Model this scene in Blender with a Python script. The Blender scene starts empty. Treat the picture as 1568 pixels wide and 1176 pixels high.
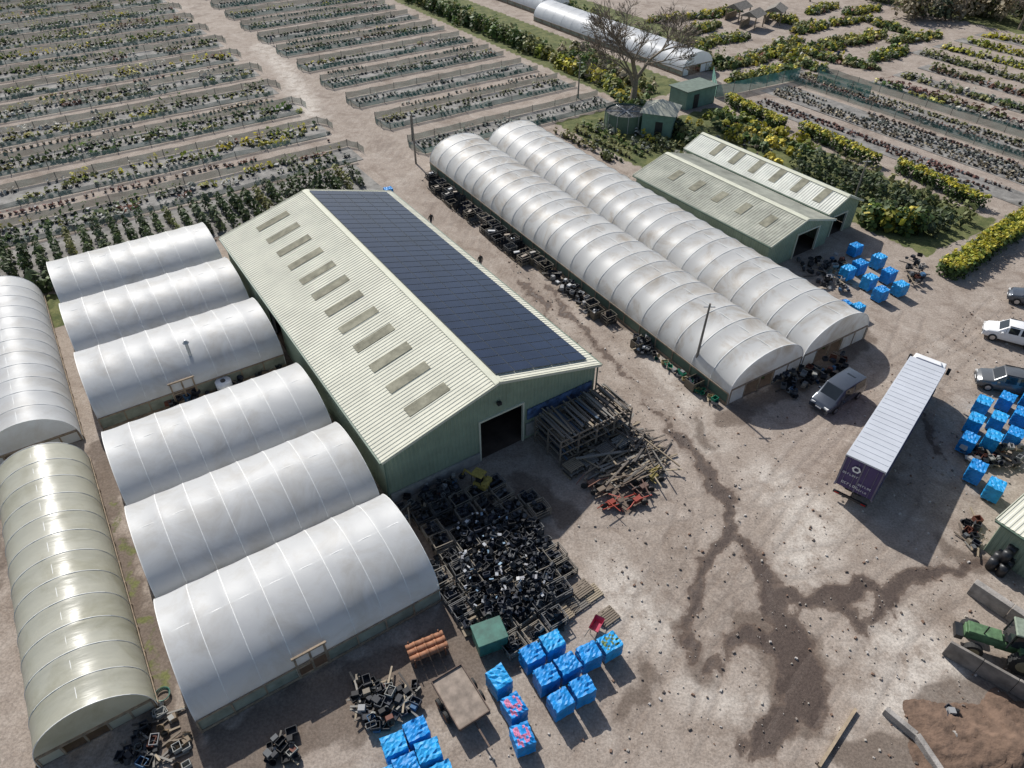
import bpy, math, random
import numpy as np
from mathutils import Vector, Matrix
random.seed(7); rng=np.random.default_rng(7)
R=math.radians
# ---------------------------------------------------------------- survey constants (metres)
F=1088.0; CAMH=38.0; TH=R(40.5); ST_,CT_=math.sin(TH),math.cos(TH)
GA=R(33.7)
WD=Vector((math.cos(GA),math.sin(GA),0)); LD=Vector((-math.sin(GA),math.cos(GA),0))
def G(u,v,z=0.0):
    x=(u-784)/F; y=(v-588)/F; k=(CAMH-z)/(ST_+y*CT_)
    return Vector((x*k,(CT_-y*ST_)*k,z))
def S(s,t,z=0.0): return Vector((s*WD.x+t*LD.x, s*WD.y+t*LD.y, z))
scene=bpy.context.scene
COL=scene.collection
# ---------------------------------------------------------------- materials
def lin(c): return (c[0],c[1],c[2],1)
MATS={}
def simple(name,col,rough=.7,metal=0.0,var=.22,scale=1.5,bump=0.0,bscale=12,spec=.5,trans=0.0,detail=3):
    if name in MATS: return MATS[name]
    m=bpy.data.materials.new(name); m.use_nodes=True; nt=m.node_tree; n=nt.nodes; l=nt.links
    b=n['Principled BSDF']; b.inputs['Roughness'].default_value=rough; b.inputs['Metallic'].default_value=metal
    b.inputs['Specular IOR Level'].default_value=spec
    tc=n.new('ShaderNodeTexCoord'); nz=n.new('ShaderNodeTexNoise'); nz.inputs['Scale'].default_value=scale; nz.inputs['Detail'].default_value=detail
    nz.inputs['Roughness'].default_value=.65
    l.new(tc.outputs['Object'],nz.inputs['Vector'])
    mx=n.new('ShaderNodeValToRGB'); mx.color_ramp.elements[0].position=.3; mx.color_ramp.elements[1].position=.7
    mx.color_ramp.elements[0].color=lin([c*(1-var) for c in col]); mx.color_ramp.elements[1].color=lin([min(1,c*(1+var)) for c in col])
    l.new(nz.outputs['Fac'],mx.inputs['Fac']); l.new(mx.outputs['Color'],b.inputs['Base Color'])
    if bump>0:
        n2=n.new('ShaderNodeTexNoise'); n2.inputs['Scale'].default_value=bscale; n2.inputs['Detail'].default_value=3
        l.new(tc.outputs['Object'],n2.inputs['Vector'])
        bp=n.new('ShaderNodeBump'); bp.inputs['Strength'].default_value=bump; bp.inputs['Distance'].default_value=.1
        l.new(n2.outputs['Fac'],bp.inputs['Height']); l.new(bp.outputs['Normal'],b.inputs['Normal'])
    if trans>0:
        tr=n.new('ShaderNodeBsdfTransparent'); mi=n.new('ShaderNodeMixShader'); mi.inputs[0].default_value=trans
        l.new(b.outputs[0],mi.inputs[1]); l.new(tr.outputs[0],mi.inputs[2]); l.new(mi.outputs[0],n['Material Output'].inputs[0])
    MATS[name]=m; return m
def attrmat(name,rough=.7,transl=.0):
    m=bpy.data.materials.new(name); m.use_nodes=True; nt=m.node_tree; n=nt.nodes; l=nt.links
    b=n['Principled BSDF']; b.inputs['Roughness'].default_value=rough; b.inputs['Specular IOR Level'].default_value=.3
    a=n.new('ShaderNodeAttribute'); a.attribute_name='Col'; l.new(a.outputs['Color'],b.inputs['Base Color'])
    if transl>0:
        t=n.new('ShaderNodeBsdfTranslucent'); l.new(a.outputs['Color'],t.inputs['Color'])
        mi=n.new('ShaderNodeMixShader'); mi.inputs[0].default_value=transl
        l.new(b.outputs[0],mi.inputs[1]); l.new(t.outputs[0],mi.inputs[2]); l.new(mi.outputs[0],n['Material Output'].inputs[0])
    MATS[name]=m; return m
LEAF=attrmat('foliage',.6,.3); PAINTED=attrmat('mixed_items',.6,0)
def plastic(name,col,dirt,dirtamt,transl=.45,rough=.46,bump=.06,bs=(.6,.6,.6)):
    m=bpy.data.materials.new(name); m.use_nodes=True; nt=m.node_tree; n=nt.nodes; l=nt.links
    b=n['Principled BSDF']; b.inputs['Roughness'].default_value=rough; b.inputs['Specular IOR Level'].default_value=.42
    tc=n.new('ShaderNodeTexCoord')
    nz=n.new('ShaderNodeTexNoise'); nz.inputs['Scale'].default_value=.35; nz.inputs['Detail'].default_value=6; nz.inputs['Roughness'].default_value=.68; nz.inputs['Distortion'].default_value=.6
    l.new(tc.outputs['Object'],nz.inputs['Vector'])
    rp=n.new('ShaderNodeValToRGB'); rp.color_ramp.elements[0].position=.47; rp.color_ramp.elements[1].position=.75
    rp.color_ramp.elements[0].color=(0,0,0,1); rp.color_ramp.elements[1].color=(dirtamt,)*3+(1,)
    l.new(nz.outputs['Fac'],rp.inputs['Fac'])
    mx=n.new('ShaderNodeMix'); mx.data_type='RGBA'; mx.inputs[6].default_value=lin(col); mx.inputs[7].default_value=lin(dirt)
    l.new(rp.outputs['Color'],mx.inputs[0])
    l.new(mx.outputs[2],b.inputs['Base Color'])
    mp=n.new('ShaderNodeMapping'); mp.inputs['Scale'].default_value=bs; l.new(tc.outputs['Object'],mp.inputs['Vector'])
    n2=n.new('ShaderNodeTexNoise'); n2.inputs['Scale'].default_value=1.5; n2.inputs['Detail'].default_value=2; l.new(mp.outputs[0],n2.inputs['Vector'])
    bp=n.new('ShaderNodeBump'); bp.inputs['Strength'].default_value=bump; bp.inputs['Distance'].default_value=.15
    l.new(n2.outputs['Fac'],bp.inputs['Height']); l.new(bp.outputs['Normal'],b.inputs['Normal'])
    t=n.new('ShaderNodeBsdfTranslucent'); l.new(mx.outputs[2],t.inputs['Color'])
    mi=n.new('ShaderNodeMixShader'); mi.inputs[0].default_value=transl
    l.new(b.outputs[0],mi.inputs[1]); l.new(t.outputs[0],mi.inputs[2])
    l.new(mi.outputs[0],n['Material Output'].inputs[0])
    return m
M_PLW=plastic('polythene_white',(.77,.78,.78),(.48,.43,.35),.5)
M_PLD=plastic('polythene_weathered',(.82,.82,.80),(.47,.38,.27),.85)
M_PLG=plastic('polythene_old_green',(.60,.59,.49),(.36,.34,.22),.65,.35,.34,.14,(2.0,.5,.7))
M_PLF=plastic('polythene_far',(.84,.86,.88),(.5,.5,.5),.2)
M_CLAD=simple('green_cladding',(.27,.33,.24),.5,.0,.12,.8,spec=.3)
M_CLADD=simple('dark_green_cladding',(.10,.15,.11),.6,0,.15,.8)
M_ROOF=simple('fibre_cement_roof',(.68,.665,.55),.9,0,.10,.45,detail=5,spec=.2)
M_ROOF2=simple('weathered_asbestos_roof',(.42,.42,.35),.95,0,.28,.5,detail=5,spec=.2)
M_ROOFW=simple('white_roof_sheet',(.70,.70,.62),.8,0,.14,.6,spec=.2)
M_LIGHT=simple('grp_rooflight',(.27,.26,.20),1.0,0,.3,1.2,spec=.0)
M_TRIM=simple('cream_trim',(.58,.58,.46),.7,0,.08)
M_BLOCK=simple('blockwork',(.3,.29,.27),.9,0,.25,2)
M_CONC=simple('concrete',(.32,.295,.27),.9,0,.35,1.1,.3)
M_BLK=simple('black_plastic',(.02,.021,.024),.45,0,.3,3)
M_NET=simple('windbreak_net',(.10,.22,.19),.9,0,.5,.5,spec=.1,trans=.42)
M_NETS=simple('side_netting',(.24,.26,.21),.8,0,.35,.9)
M_NETL=simple('pale_net',(.26,.34,.30),.9,0,.5,.5,spec=.1,trans=.45)
M_WOOD=simple('weathered_wood',(.27,.21,.15),.85,0,.4,2.5)
M_WOODG=simple('grey_wood',(.2,.18,.155),.9,0,.4,2.5)
M_WOODL=simple('new_wood',(.36,.28,.19),.8,0,.25,2.5)
M_STEEL=simple('galvanised',(.45,.46,.46),.5,.3,.15)
M_HOOP=simple('hoop_line',(.80,.80,.77),.5,0,.1)
M_RUST=simple('rusty_steel',(.20,.09,.05),.8,.1,.35,4)
M_BLUE=simple('blue_wrap',(.012,.23,.58),.5,0,.28,1.6,.25,5,spec=.35)
M_BLUE2=simple('blue_wrap_b',(.018,.30,.64),.5,0,.28,1.8,.25,6,spec=.35)
M_SOLAR=simple('solar_glass',(.012,.020,.045),.14,.0,.25,.3)
M_SOLF=simple('solar_frame',(.13,.15,.17),.4,.5,.1)
M_PURP=simple('purple_curtain',(.05,.03,.13),.5,0,.1,1)
M_TROOF=simple('trailer_roof',(.52,.54,.58),.5,0,.08,.5)
M_WHITE=simple('white_paint',(.78,.78,.78),.3,0,.04)
M_GLASS=simple('vehicle_glass',(.02,.025,.03),.06,0,.1)
M_TYRE=simple('tyre',(.02,.02,.02),.8,0,.2)
M_RIM=simple('alloy_rim',(.45,.45,.46),.3,.7,.05)
M_GREY=simple('grey_car_paint',(.11,.125,.15),.22,.5,.06)
M_GREEN=simple('tractor_green',(.09,.17,.08),.7,0,.4,3)
M_GBOX=simple('green_box',(.035,.13,.10),.6,0,.35,2)
M_YEL=simple('digger_yellow',(.34,.26,.06),.7,0,.4,4)
M_PINK=simple('pink_flowers',(.5,.16,.28),.8,0,.8,14)
M_TERR=simple('terracotta',(.33,.15,.08),.75,0,.3,3)
M_CLOTH=simple('ground_cover_fabric',(.20,.19,.175),.9,0,.6,.6,detail=6)
M_SOIL=simple('dark_soil',(.085,.06,.045),.95,0,.4,.8)
M_BARK=simple('bark',(.22,.18,.14),.9,0,.3,3)
M_SKIN=simple('skin',(.5,.3,.22),.6,0,.05)
# ---------------------------------------------------------------- mesh helpers
def rot3(rz=0,rx=0,ry=0):
    return (Matrix.Rotation(rz,3,'Z')@Matrix.Rotation(ry,3,'Y')@Matrix.Rotation(rx,3,'X'))
class MB:
    def __init__(s): s.v=[]; s.f=[]; s.c=[]
    def add(s,vs,fs,col=None):
        o=len(s.v); s.v+= [tuple(v) for v in vs]; s.f+=[tuple(i+o for i in f) for f in fs]
        if col is not None: s.c+=[(col[0],col[1],col[2],1)]*len(vs)
    def box(s,cx,cy,cz,dx,dy,dz,rz=0,rx=0,ry=0,tp=1.0,col=None,open_top=False):
        M=rot3(rz,rx,ry) if (rz or rx or ry) else None; vs=[]
        for z in (-.5,.5):
            k=tp if z>0 else 1
            for x,y in ((-.5,-.5),(.5,-.5),(.5,.5),(-.5,.5)):
                p=Vector((x*dx*k,y*dy*k,z*dz))
                if M: p=M@p
                vs.append((p.x+cx,p.y+cy,p.z+cz))
        fs=[(3,2,1,0),(0,1,5,4),(1,2,6,5),(2,3,7,6),(3,0,4,7)]
        if not open_top: fs.append((4,5,6,7))
        s.add(vs,fs,col)
    def cyl(s,p0,p1,r0,r1=None,n=10,cap=True,col=None):
        if r1 is None: r1=r0
        p0=Vector(p0);p1=Vector(p1); d=(p1-p0)
        if d.length<1e-6: return
        d.normalize(); a=d.orthogonal().normalized(); b=d.cross(a)
        vs=[]
        for p,r in((p0,r0),(p1,r1)):
            for i in range(n):
                t=2*math.pi*i/n; vs.append(p+(a*math.cos(t)+b*math.sin(t))*r)
        fs=[(i,(i+1)%n,n+(i+1)%n,n+i) for i in range(n)]
        if cap: fs+= [tuple(range(n-1,-1,-1)),tuple(range(n,2*n))]
        s.add(vs,fs,col)
    def poly(s,pts,col=None): s.add(pts,[tuple(range(len(pts)))],col)
def mkmesh(name,v,f,mat,cols=None,smooth=False):
    me=bpy.data.meshes.new(name); me.from_pydata(v,[],f); 
    for m in (mat if isinstance(mat,(list,tuple)) else [mat]): me.materials.append(m)
    if cols is not None:
        a=me.color_attributes.new(name='Col',type='FLOAT_COLOR',domain='POINT')
        a.data.foreach_set('color',np.asarray(cols,dtype=np.float32).ravel())
    if smooth: me.polygons.foreach_set('use_smooth',[True]*len(me.polygons))
    me.update(); return me
class Asm:
    def __init__(s,name,loc=(0,0,0),rz=0.0,sc=1.0): s.name=name;s.loc=Vector(loc);s.rz=rz;s.P={};s.sc=sc
    def p(s,part,mat,smooth=False,bevel=0):
        if part not in s.P: s.P[part]=(MB(),mat,smooth,bevel)
        return s.P[part][0]
    def done(s):
        items=[(k,x) for k,x in s.P.items() if x[0].v]
        root=None
        if len(items)>1:
            root=bpy.data.objects.new(s.name,None); root.empty_display_size=.5; COL.objects.link(root); root.location=s.loc; root.rotation_euler[2]=s.rz; root.scale=(s.sc,)*3
        for k,(mb,mat,sm,bv) in items:
            me=mkmesh(k if root else s.name,mb.v,mb.f,mat,mb.c if mb.c else None,sm)
            o=bpy.data.objects.new(k if root else s.name,me); COL.objects.link(o)
            if root: o.parent=root
            else: o.location=s.loc; o.rotation_euler[2]=s.rz; o.scale=(s.sc,)*3
            if bv:
                m=o.modifiers.new('bevel','BEVEL'); m.width=bv; m.segments=2; m.limit_method='ANGLE'
        return root
def corr(mb,o,u,v,n,ul,vl,pitch=.3,dep=.05,zt=None):
    o=Vector(o);u=Vector(u).normalized();v=Vector(v).normalized();n=Vector(n).normalized()
    k=max(1,int(round(ul/pitch))); p=ul/k; us=[];ds=[]
    for i in range(k):
        for a,d in((0,0),(.45,0),(.55,1),(.9,1)): us.append((i+a)*p); ds.append(d*dep)
    us.append(ul);ds.append(0)
    vs=[];fs=[]
    for a,d in zip(us,ds):
        b=o+u*a+n*d
        if zt: z0,z1=zt(a); vs+=[b+v*z0,b+v*z1]
        else: vs+=[b,b+v*vl]
    for i in range(len(us)-1): fs.append((2*i,2*i+2,2*i+3,2*i+1))
    mb.add(vs,fs)
def gable_shed(name,loc,rz,W,L,eave,ridge,clad,roof,door=None,lights=None,roofR=None,sidedoor=None,over=.3):
    A=Asm(name,loc,rz)
    w=A.p('walls',clad)
    zt=lambda x: eave+(ridge-eave)*(1-abs(x-W/2)/(W/2))-.06
    X=Vector((1,0,0));Y=Vector((0,1,0));Z=Vector((0,0,1))
    if door:
        d0,d1,dh=door
        corr(w,(0,0,0),X,Z,-Y,d0,1,.3,.03,lambda a:(0,zt(a)))
        corr(w,(d0,0,0),X,Z,-Y,d1-d0,1,.3,.03,lambda a:(dh,zt(a+d0)))
        corr(w,(d1,0,0),X,Z,-Y,W-d1,1,.3,.03,lambda a:(0,zt(a+d1)))
        t=A.p('door_frame',M_TRIM)
        t.box(d0-.06,-.03,dh/2,.12,.2,dh);t.box(d1+.06,-.03,dh/2,.12,.2,dh);t.box((d0+d1)/2,-.03,dh+.07,d1-d0+.24,.2,.14)
    else: corr(w,(0,0,0),X,Z,-Y,W,1,.3,.03,lambda a:(0,zt(a)))
    corr(w,(0,L,0),X,Z,Y,W,1,.3,.03,lambda a:(0,zt(a)))
    if sidedoor:
        a0,a1,dh=sidedoor
        corr(w,(0,0,0),Y,Z,-X,a0,1,.3,.03,lambda a:(0,eave)); corr(w,(0,a0,0),Y,Z,-X,a1-a0,1,.3,.03,lambda a:(dh,eave)); corr(w,(0,a1,0),Y,Z,-X,L-a1,1,.3,.03,lambda a:(0,eave))
    else: corr(w,(0,0,0),Y,Z,-X,L,1,.3,.03,lambda a:(0,eave))
    corr(w,(W,0,0),Y,Z,X,L,1,.3,.03,lambda a:(0,eave))
    sl=math.hypot(W/2,ridge-eave); ux=(W/2)/sl; uz=(ridge-eave)/sl; ov=over
    r=A.p('roof_left',roof); corr(r,(-ov*ux,-ov,eave-ov*uz),Y,(ux,0,uz),(-uz,0,ux),L+2*ov,sl+ov,.32,.032)
    r=A.p('roof_right',roofR or roof); corr(r,(W+ov*ux,-ov,eave-ov*uz),Y,(-ux,0,uz),(uz,0,ux),L+2*ov,sl+ov,.32,.032)
    t=A.p('ridge_and_trim',M_TRIM)
    for sgn in(-1,1):
        t.box(W/2+sgn*.16,L/2,ridge+.02,.36,L+2*ov+.02,.03,ry=sgn*math.atan2(uz,ux))
        for yy in(-ov-.05,L+ov+.05):
            cx=W/2+sgn*(W/4+ov*ux/2); cz=(eave+ridge)/2-ov*uz/2-.04
            t.box(cx,yy,cz,sl+ov,.05,.22,ry=sgn*math.atan2(uz,ux))
    g=A.p('gutters',M_CLADD)
    for xx in(-ov*ux-.07,W+ov*ux+.07): g.box(xx,L/2,eave-ov*uz-.08,.13,L+2*ov,.12)
    fr=A.p('portal_frames',M_STEEL)
    for i in range(1,int(L/6)+1):
        yy=i*6-.5
        for xx in(.25,W-.25): fr.box(xx,yy,eave/2,.2,.2,eave-.1)
        for sgn in(-1,1): fr.box(W/2+sgn*W/4,yy,(eave+ridge)/2-.25,sl-.3,.15,.25,ry=sgn*math.atan2(uz,ux))
    A.p('floor',M_SOIL).poly([(.05,.05,.012),(W-.05,.05,.012),(W-.05,L-.05,.012),(.05,L-.05,.012)])  # floor coloured dark to deepen the shade seen through the doorways
    if lights:
        q=A.p('rooflights',M_LIGHT)
        for (side,y,a,b,wd) in lights:
            c=(a+b)/2
            if side<0: q.box(c*ux+(-uz)*.05,y,eave+c*uz+ux*.05,b-a,wd,.03,ry=-math.atan2(uz,ux))
            else: q.box(W-c*ux+uz*.05,y,eave+c*uz+ux*.05,b-a,wd,.03,ry=math.atan2(uz,ux))
    return A,ux,uz,sl
# ---------------------------------------------------------------- ground
def axis(a0,a1,st,b0,b1,st2):
    m=list(np.arange(a0,a1,st)); lo=list(np.arange(b0,a0,st2)); hi=list(np.arange(a1,b1,st2))
    out=[-2500,-1500,-900,-500,-320,-220]; 
    return np.array([o for o in out if o<b0-5]+lo+m+hi+[o for o in (260,330,500,900,1500,2500) if o>b1+5])
xs=axis(-42,46,.3,-150,160,1.6); ys=axis(9,66,.3,-40,230,1.4)
GX,GY=np.meshgrid(xs,ys); nx,ny=len(xs),len(ys)
def sn(x,y,f,seed=0):
    r=np.random.default_rng(seed); o=0
    for k in range(6):
        a=r.uniform(0,6.28); ff=f*r.uniform(.6,1.7); o=o+np.sin((x*math.cos(a)+y*math.sin(a))*ff+r.uniform(0,6.28)+1.3*np.sin((x*math.sin(a)-y*math.cos(a))*ff*.7+k))
    return o/6*1.4
PXp=GX+.5*sn(GX,GY,1.3,5)+.32*sn(GX,GY,3.0,1)+.14*sn(GX,GY,7,2); PYp=GY+.5*sn(GX,GY,1.3,6)+.32*sn(GX,GY,3.0,3)+.14*sn(GX,GY,7,4)
def pline(pts,soft=.35,k=1.0):
    X,Y=PXp,PYp
    best=np.zeros_like(GX)
    W=[(G(q[0],q[1]),q[2]*k) for q in pts]
    for (a,wa),(b,wb) in zip(W[:-1],W[1:]):
        dx,dy=b.x-a.x,b.y-a.y; L2=dx*dx+dy*dy+1e-9
        t=np.clip(((X-a.x)*dx+(Y-a.y)*dy)/L2,0,1)
        d=np.hypot(X-a.x-t*dx,Y-a.y-t*dy)-(wa+(wb-wa)*t)
        best=np.maximum(best,np.clip(.5-d/(2*soft),0,1))
    return best
wet=np.zeros_like(GX)
for P in [
 [(985,612,.15),(1030,655,.35),(1062,690,.55),(1085,735,.5),(1112,762,.6),(1120,800,.6),(1085,845,.5),(1072,890,.45),(1060,945,.5),(1050,1010,.35)],
 [(1120,805,.4),(1150,850,.5),(1178,895,.7),(1200,950,1.0),(1212,985,1.3)],
 [(1185,920,.7),(1240,915,.8),(1300,905,.9),(1350,905,.6),(1400,885,.8),(1470,865,.5),(1500,858,.4)],
 [(1120,985,.6),(1165,975,1.0),(1210,985,1.4),(1225,1030,1.3),(1215,1075,.9),(1190,1110,.9),(1165,1150,.8)],
 [(1225,1010,.9),(1250,1045,.8),(1245,1090,.9)],
 [(1265,925,.4),(1330,960,.5),(1380,900,.4)],
 [(840,440,.25),(870,480,.4),(905,520,.3),(960,575,.25)],
 [(800,430,.25),(830,465,.35),(850,500,.25)],
 [(1085,1035,.3),(1110,1010,.3)],[(1390,600,.25),(1420,640,.25),(1440,700,.2)]]:
    wet=np.maximum(wet,pline(P,.35,.88))
soil=np.zeros_like(GX)
for P in [[(640,800,1.5),(740,830,3.0),(780,900,3.5),(760,960,3),(680,1010,2.4),(560,1060,2.2),(420,1120,2.2),(360,1150,2)],
          [(860,640,1.2),(930,690,2.0),(960,760,1.3)],[(250,700,.8),(160,500,.7)],[(170,700,1.2),(150,800,1.2),(190,900,1.2),(240,1040,1.1),(280,1176,1.1)],
          [(1500,1090,1.5),(1568,1130,4.0),(1540,1176,5)],[(1290,1150,1.0),(1400,1176,2.0)],[(330,360,1.5),(480,310,1.2)],[(150,690,1),(300,610,1.1),(440,560,1)],[(800,740,1.2),(870,790,1.0)],[(940,1100,.5),(980,1060,.8),(990,1020,.4)],
          [(1050,1010,.6),(1085,1040,.8)],[(1440,830,.6),(1500,860,1.0)],[(1060,640,.5),(1090,680,.7)],[(1300,480,1),(1320,520,1.2)],[(1150,960,1.4),(1210,1000,2.0),(1220,1090,1.5)],[(1040,960,.5),(1060,1000,.6)],
          [(0,760,.3),(0,900,.3)],[(1040,560,.5),(760,360,.5),(650,270,.5)],[(1120,640,1.0),(1250,560,1.0),(1330,520,1)]]:
    soil=np.maximum(soil,pline(P,.8))
track=np.zeros_like(GX)
def tyre(pts,gap=.95,w=.17):
    global track
    Wp=[G(u,v) for u,v in pts]
    sm=[]
    for i in range(len(Wp)-1):
        p0=Wp[max(0,i-1)];p1=Wp[i];p2=Wp[i+1];p3=Wp[min(len(Wp)-1,i+2)]
        for k in range(6):
            t=k/6; sm.append(.5*((2*p1)+(p2-p0)*t+(2*p0-5*p1+4*p2-p3)*t*t+(3*p1-p0-3*p2+p3)*t**3))
    sm.append(Wp[-1])
    for side in(-1,1):
        for a,b in zip(sm[:-1],sm[1:]):
            d=(b-a); 
            if d.length<.01: continue
            nn=Vector((-d.y,d.x,0)).normalized()*side*gap
            ax,ay=a.x+nn.x,a.y+nn.y; L2=d.length_squared
            m=(np.abs(GX-ax-d.x/2)<d.length+1)&(np.abs(GY-ay-d.y/2)<d.length+1)
            x=GX[m];y=GY[m]
            t=np.clip(((x-ax)*d.x+(y-ay)*d.y)/L2,0,1); q=np.hypot(x-ax-t*d.x,y-ay-t*d.y)-w
            track[m]=np.maximum(track[m],np.clip(.5-q/.3,0,1))
for P in [[(640,270),(760,370),(900,500),(1000,600),(1080,700),(1130,820),(1150,950),(1100,1176)],
          [(660,290),(780,400),(900,530),(1000,640),(1060,760),(1010,900),(960,1040),(1000,1176)],
          [(1568,430),(1470,520),(1380,560),(1250,720),(1150,860),(1080,960),(1020,1120)],
          [(1180,1176),(1260,1020),(1340,930),(1440,820),(1500,700)],
          [(770,720),(850,760),(960,830),(1080,880),(1250,860),(1400,830)],
          [(1400,480),(1370,560),(1300,690),(1200,750),(1050,780),(900,790),(800,730)],
          [(900,1176),(1010,1000),(1130,850),(1230,700),(1300,640)],[(630,280),(740,375),(860,495),(960,600),(1030,690),(1090,800)],
          [(1568,470),(1450,560),(1400,640),(1380,760),(1300,860)],
          [(1300,1100),(1380,960),(1460,900)],[(620,250),(560,180),(470,90),(380,10)],[(600,240),(540,180),(450,95),(350,5)]]: tyre(P)
pale=np.zeros_like(GX)
for P in [[(1400,985,1.6),(1440,1030,2.4),(1420,1100,2.4),(1480,1130,1.5)],[(1400,1050,2.0),(1360,1075,1.2)],[(1330,1000,.8),(1390,960,1.2)],[(1150,1080,.7),(1060,1060,.8)],
          [(480,180,1.6),(440,110,1.5),(400,70,1.4)],[(1180,730,1.5),(1250,800,1.8),(1220,860,1.3)],[(950,900,1.5),(1000,960,1.5)],[(1010,560,.6),(1090,680,.8)]]:
    pale=np.maximum(pale,pline(P,1.0))
Sg=GX*WD.x+GY*WD.y; Tg=GX*LD.x+GY*LD.y
grass=np.zeros_like(GX)
def srect(s0,s1,t0,t1,soft=.6):
    n=.5*sn(GX,GY,1.2,9)
    return np.clip(np.minimum(np.minimum(Sg-s0,s1-Sg),np.minimum(Tg-t0,t1-Tg))/soft+.5+n*.6,0,1)
for r in [(-60,34,215,900),(-400,-22,60,900),(34,900,222,900),(165,900,-300,900),(98,150,-300,22),(62,75,60,82),(72,86,30,74),(-400,-21,-300,60),(-8,10,66.5,73),(76,90,82,220),(99,112,100,220)]:
    grass=np.maximum(grass,srect(*r))
grass=np.maximum(grass,.7*pline([(205,700,.5),(160,560,.5)],.6)); grass=np.maximum(grass,.72*pline([(250,1060,.3),(200,900,.35),(175,760,.3)],.6))
Zg=.03*sn(GX,GY,.35,11)*(np.hypot(GX,GY-50)<170)-.02*np.clip(wet,0,1)
Zg=np.minimum(Zg,.03)-.03
verts=np.stack([GX.ravel(),GY.ravel(),Zg.ravel()],1)
idx=np.arange(nx*ny).reshape(ny,nx)
faces=np.stack([idx[:-1,:-1].ravel(),idx[:-1,1:].ravel(),idx[1:,1:].ravel(),idx[1:,:-1].ravel()],1)
gm=bpy.data.materials.new('yard_dirt'); gm.use_nodes=True
gme=mkmesh('ground',verts.tolist(),faces.tolist(),gm,smooth=True)
for nm,ar in(('A',(wet,track,pale)),('B',(soil,grass,np.zeros_like(GX)))):
    a=gme.color_attributes.new(name=nm,type='FLOAT_COLOR',domain='POINT')
    a.data.foreach_set('color',np.stack([ar[0].ravel(),ar[1].ravel(),ar[2].ravel(),np.ones(nx*ny)],1).astype(np.float32).ravel())
go=bpy.data.objects.new('ground',gme); COL.objects.link(go)
def ground_nodes():
    nt=gm.node_tree;n=nt.nodes;l=nt.links;b=n['Principled BSDF']
    geo=n.new('ShaderNodeNewGeometry')
    def noise(sc,det=6,ro=.6,dist=0):
        z=n.new('ShaderNodeTexNoise'); z.inputs['Scale'].default_value=sc; z.inputs['Detail'].default_value=det; z.inputs['Roughness'].default_value=ro; z.inputs['Distortion'].default_value=dist
        l.new(geo.outputs['Position'],z.inputs['Vector']); return z.outputs['Fac']
    def attr(nm):
        a=n.new('ShaderNodeAttribute'); a.attribute_name=nm; s=n.new('ShaderNodeSeparateColor'); l.new(a.outputs['Color'],s.inputs[0]); return s.outputs
    def rng_(x,a,b_,c=0,d=1):
        m=n.new('ShaderNodeMapRange'); m.interpolation_type='SMOOTHSTEP'; m.inputs[1].default_value=a;m.inputs[2].default_value=b_;m.inputs[3].default_value=c;m.inputs[4].default_value=d; l.new(x,m.inputs[0]); return m.outputs[0]
    def math_(op,x,y):
        m=n.new('ShaderNodeMath'); m.operation=op
        for i,q in enumerate((x,y)):
            if isinstance(q,(int,float)): m.inputs[i].default_value=q
            else: l.new(q,m.inputs[i])
        return m.outputs[0]
    def mix(f,a,c,bt='MIX'):
        m=n.new('ShaderNodeMix'); m.data_type='RGBA'; m.blend_type=bt
        for i,q in((0,f),(6,a),(7,c)):
            if isinstance(q,(int,float)): m.inputs[i].default_value=q
            elif isinstance(q,tuple): m.inputs[i].default_value=lin(q)
            else: l.new(q,m.inputs[i])
        return m.outputs[2]
    A=attr('A');B=attr('B')
    n2=noise(.7,6,.7,.3); n3=noise(7,4,.75); n5=noise(.28,7,.75,.8); n6=noise(.13,7,.7,1.2)
    c=mix(rng_(n2,.3,.72),(.30,.248,.206),(.375,.318,.27))
    c=mix(math_('MULTIPLY',rng_(n5,.50,.64),.6),c,(.205,.158,.125))
    c=mix(math_('MULTIPLY',rng_(n5,.46,.32),.55),c,(.48,.425,.37))
    c=mix(math_('MULTIPLY',rng_(n6,.54,.64),.5),c,(.19,.15,.122))
    pm=math_('MULTIPLY',A[2],rng_(n2,.32,.58)); c=mix(math_('MULTIPLY',pm,.8),c,(.56,.51,.45))
    tk=math_('MULTIPLY',A[1],rng_(n2,.35,.65)); c=mix(math_('MULTIPLY',tk,.5),c,(.165,.125,.10))
    sm=rng_(math_('ADD',B[0],math_('MULTIPLY',math_('SUBTRACT',n2,.5),1.1)),.35,.75); c=mix(math_('MULTIPLY',sm,.75),c,(.12,.09,.07))
    gmk=rng_(math_('ADD',B[1],math_('MULTIPLY',math_('SUBTRACT',n2,.5),1.3)),.4,.62)
    gc=mix(rng_(n2,.35,.65),(.07,.09,.03),(.16,.165,.065)); c=mix(gmk,c,gc)
    wn=math_('ADD',A[0],math_('MULTIPLY',math_('SUBTRACT',noise(1.8,5,.72,.6),.5),1.2))
    wm=rng_(wn,.38,.56); wm2=rng_(wn,.60,.9); halo=rng_(wn,.02,.42)
    c=mix(math_('MULTIPLY',halo,.45),c,(.18,.135,.108))
    c=mix(math_('MULTIPLY',wm,.8),c,(.105,.076,.06)); c=mix(math_('MULTIPLY',wm2,.6),c,(.065,.048,.04))
    c=mix(1.0,c,mix(rng_(n3,.3,.7),(.74,.74,.74),(1.2,1.2,1.2)),'MULTIPLY')
    l.new(c,b.inputs['Base Color'])
    r=math_('SUBTRACT',.95,math_('MULTIPLY',wm2,.55)); l.new(r,b.inputs['Roughness']); b.inputs['Specular IOR Level'].default_value=.25
    bp=n.new('ShaderNodeBump'); bp.inputs['Strength'].default_value=.7; bp.inputs['Distance'].default_value=.08
    h=math_('ADD',math_('MULTIPLY',n3,.5),math_('MULTIPLY',A[1],-.5)); l.new(h,bp.inputs['Height']); l.new(bp.outputs[0],b.inputs['Normal'])
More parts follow.
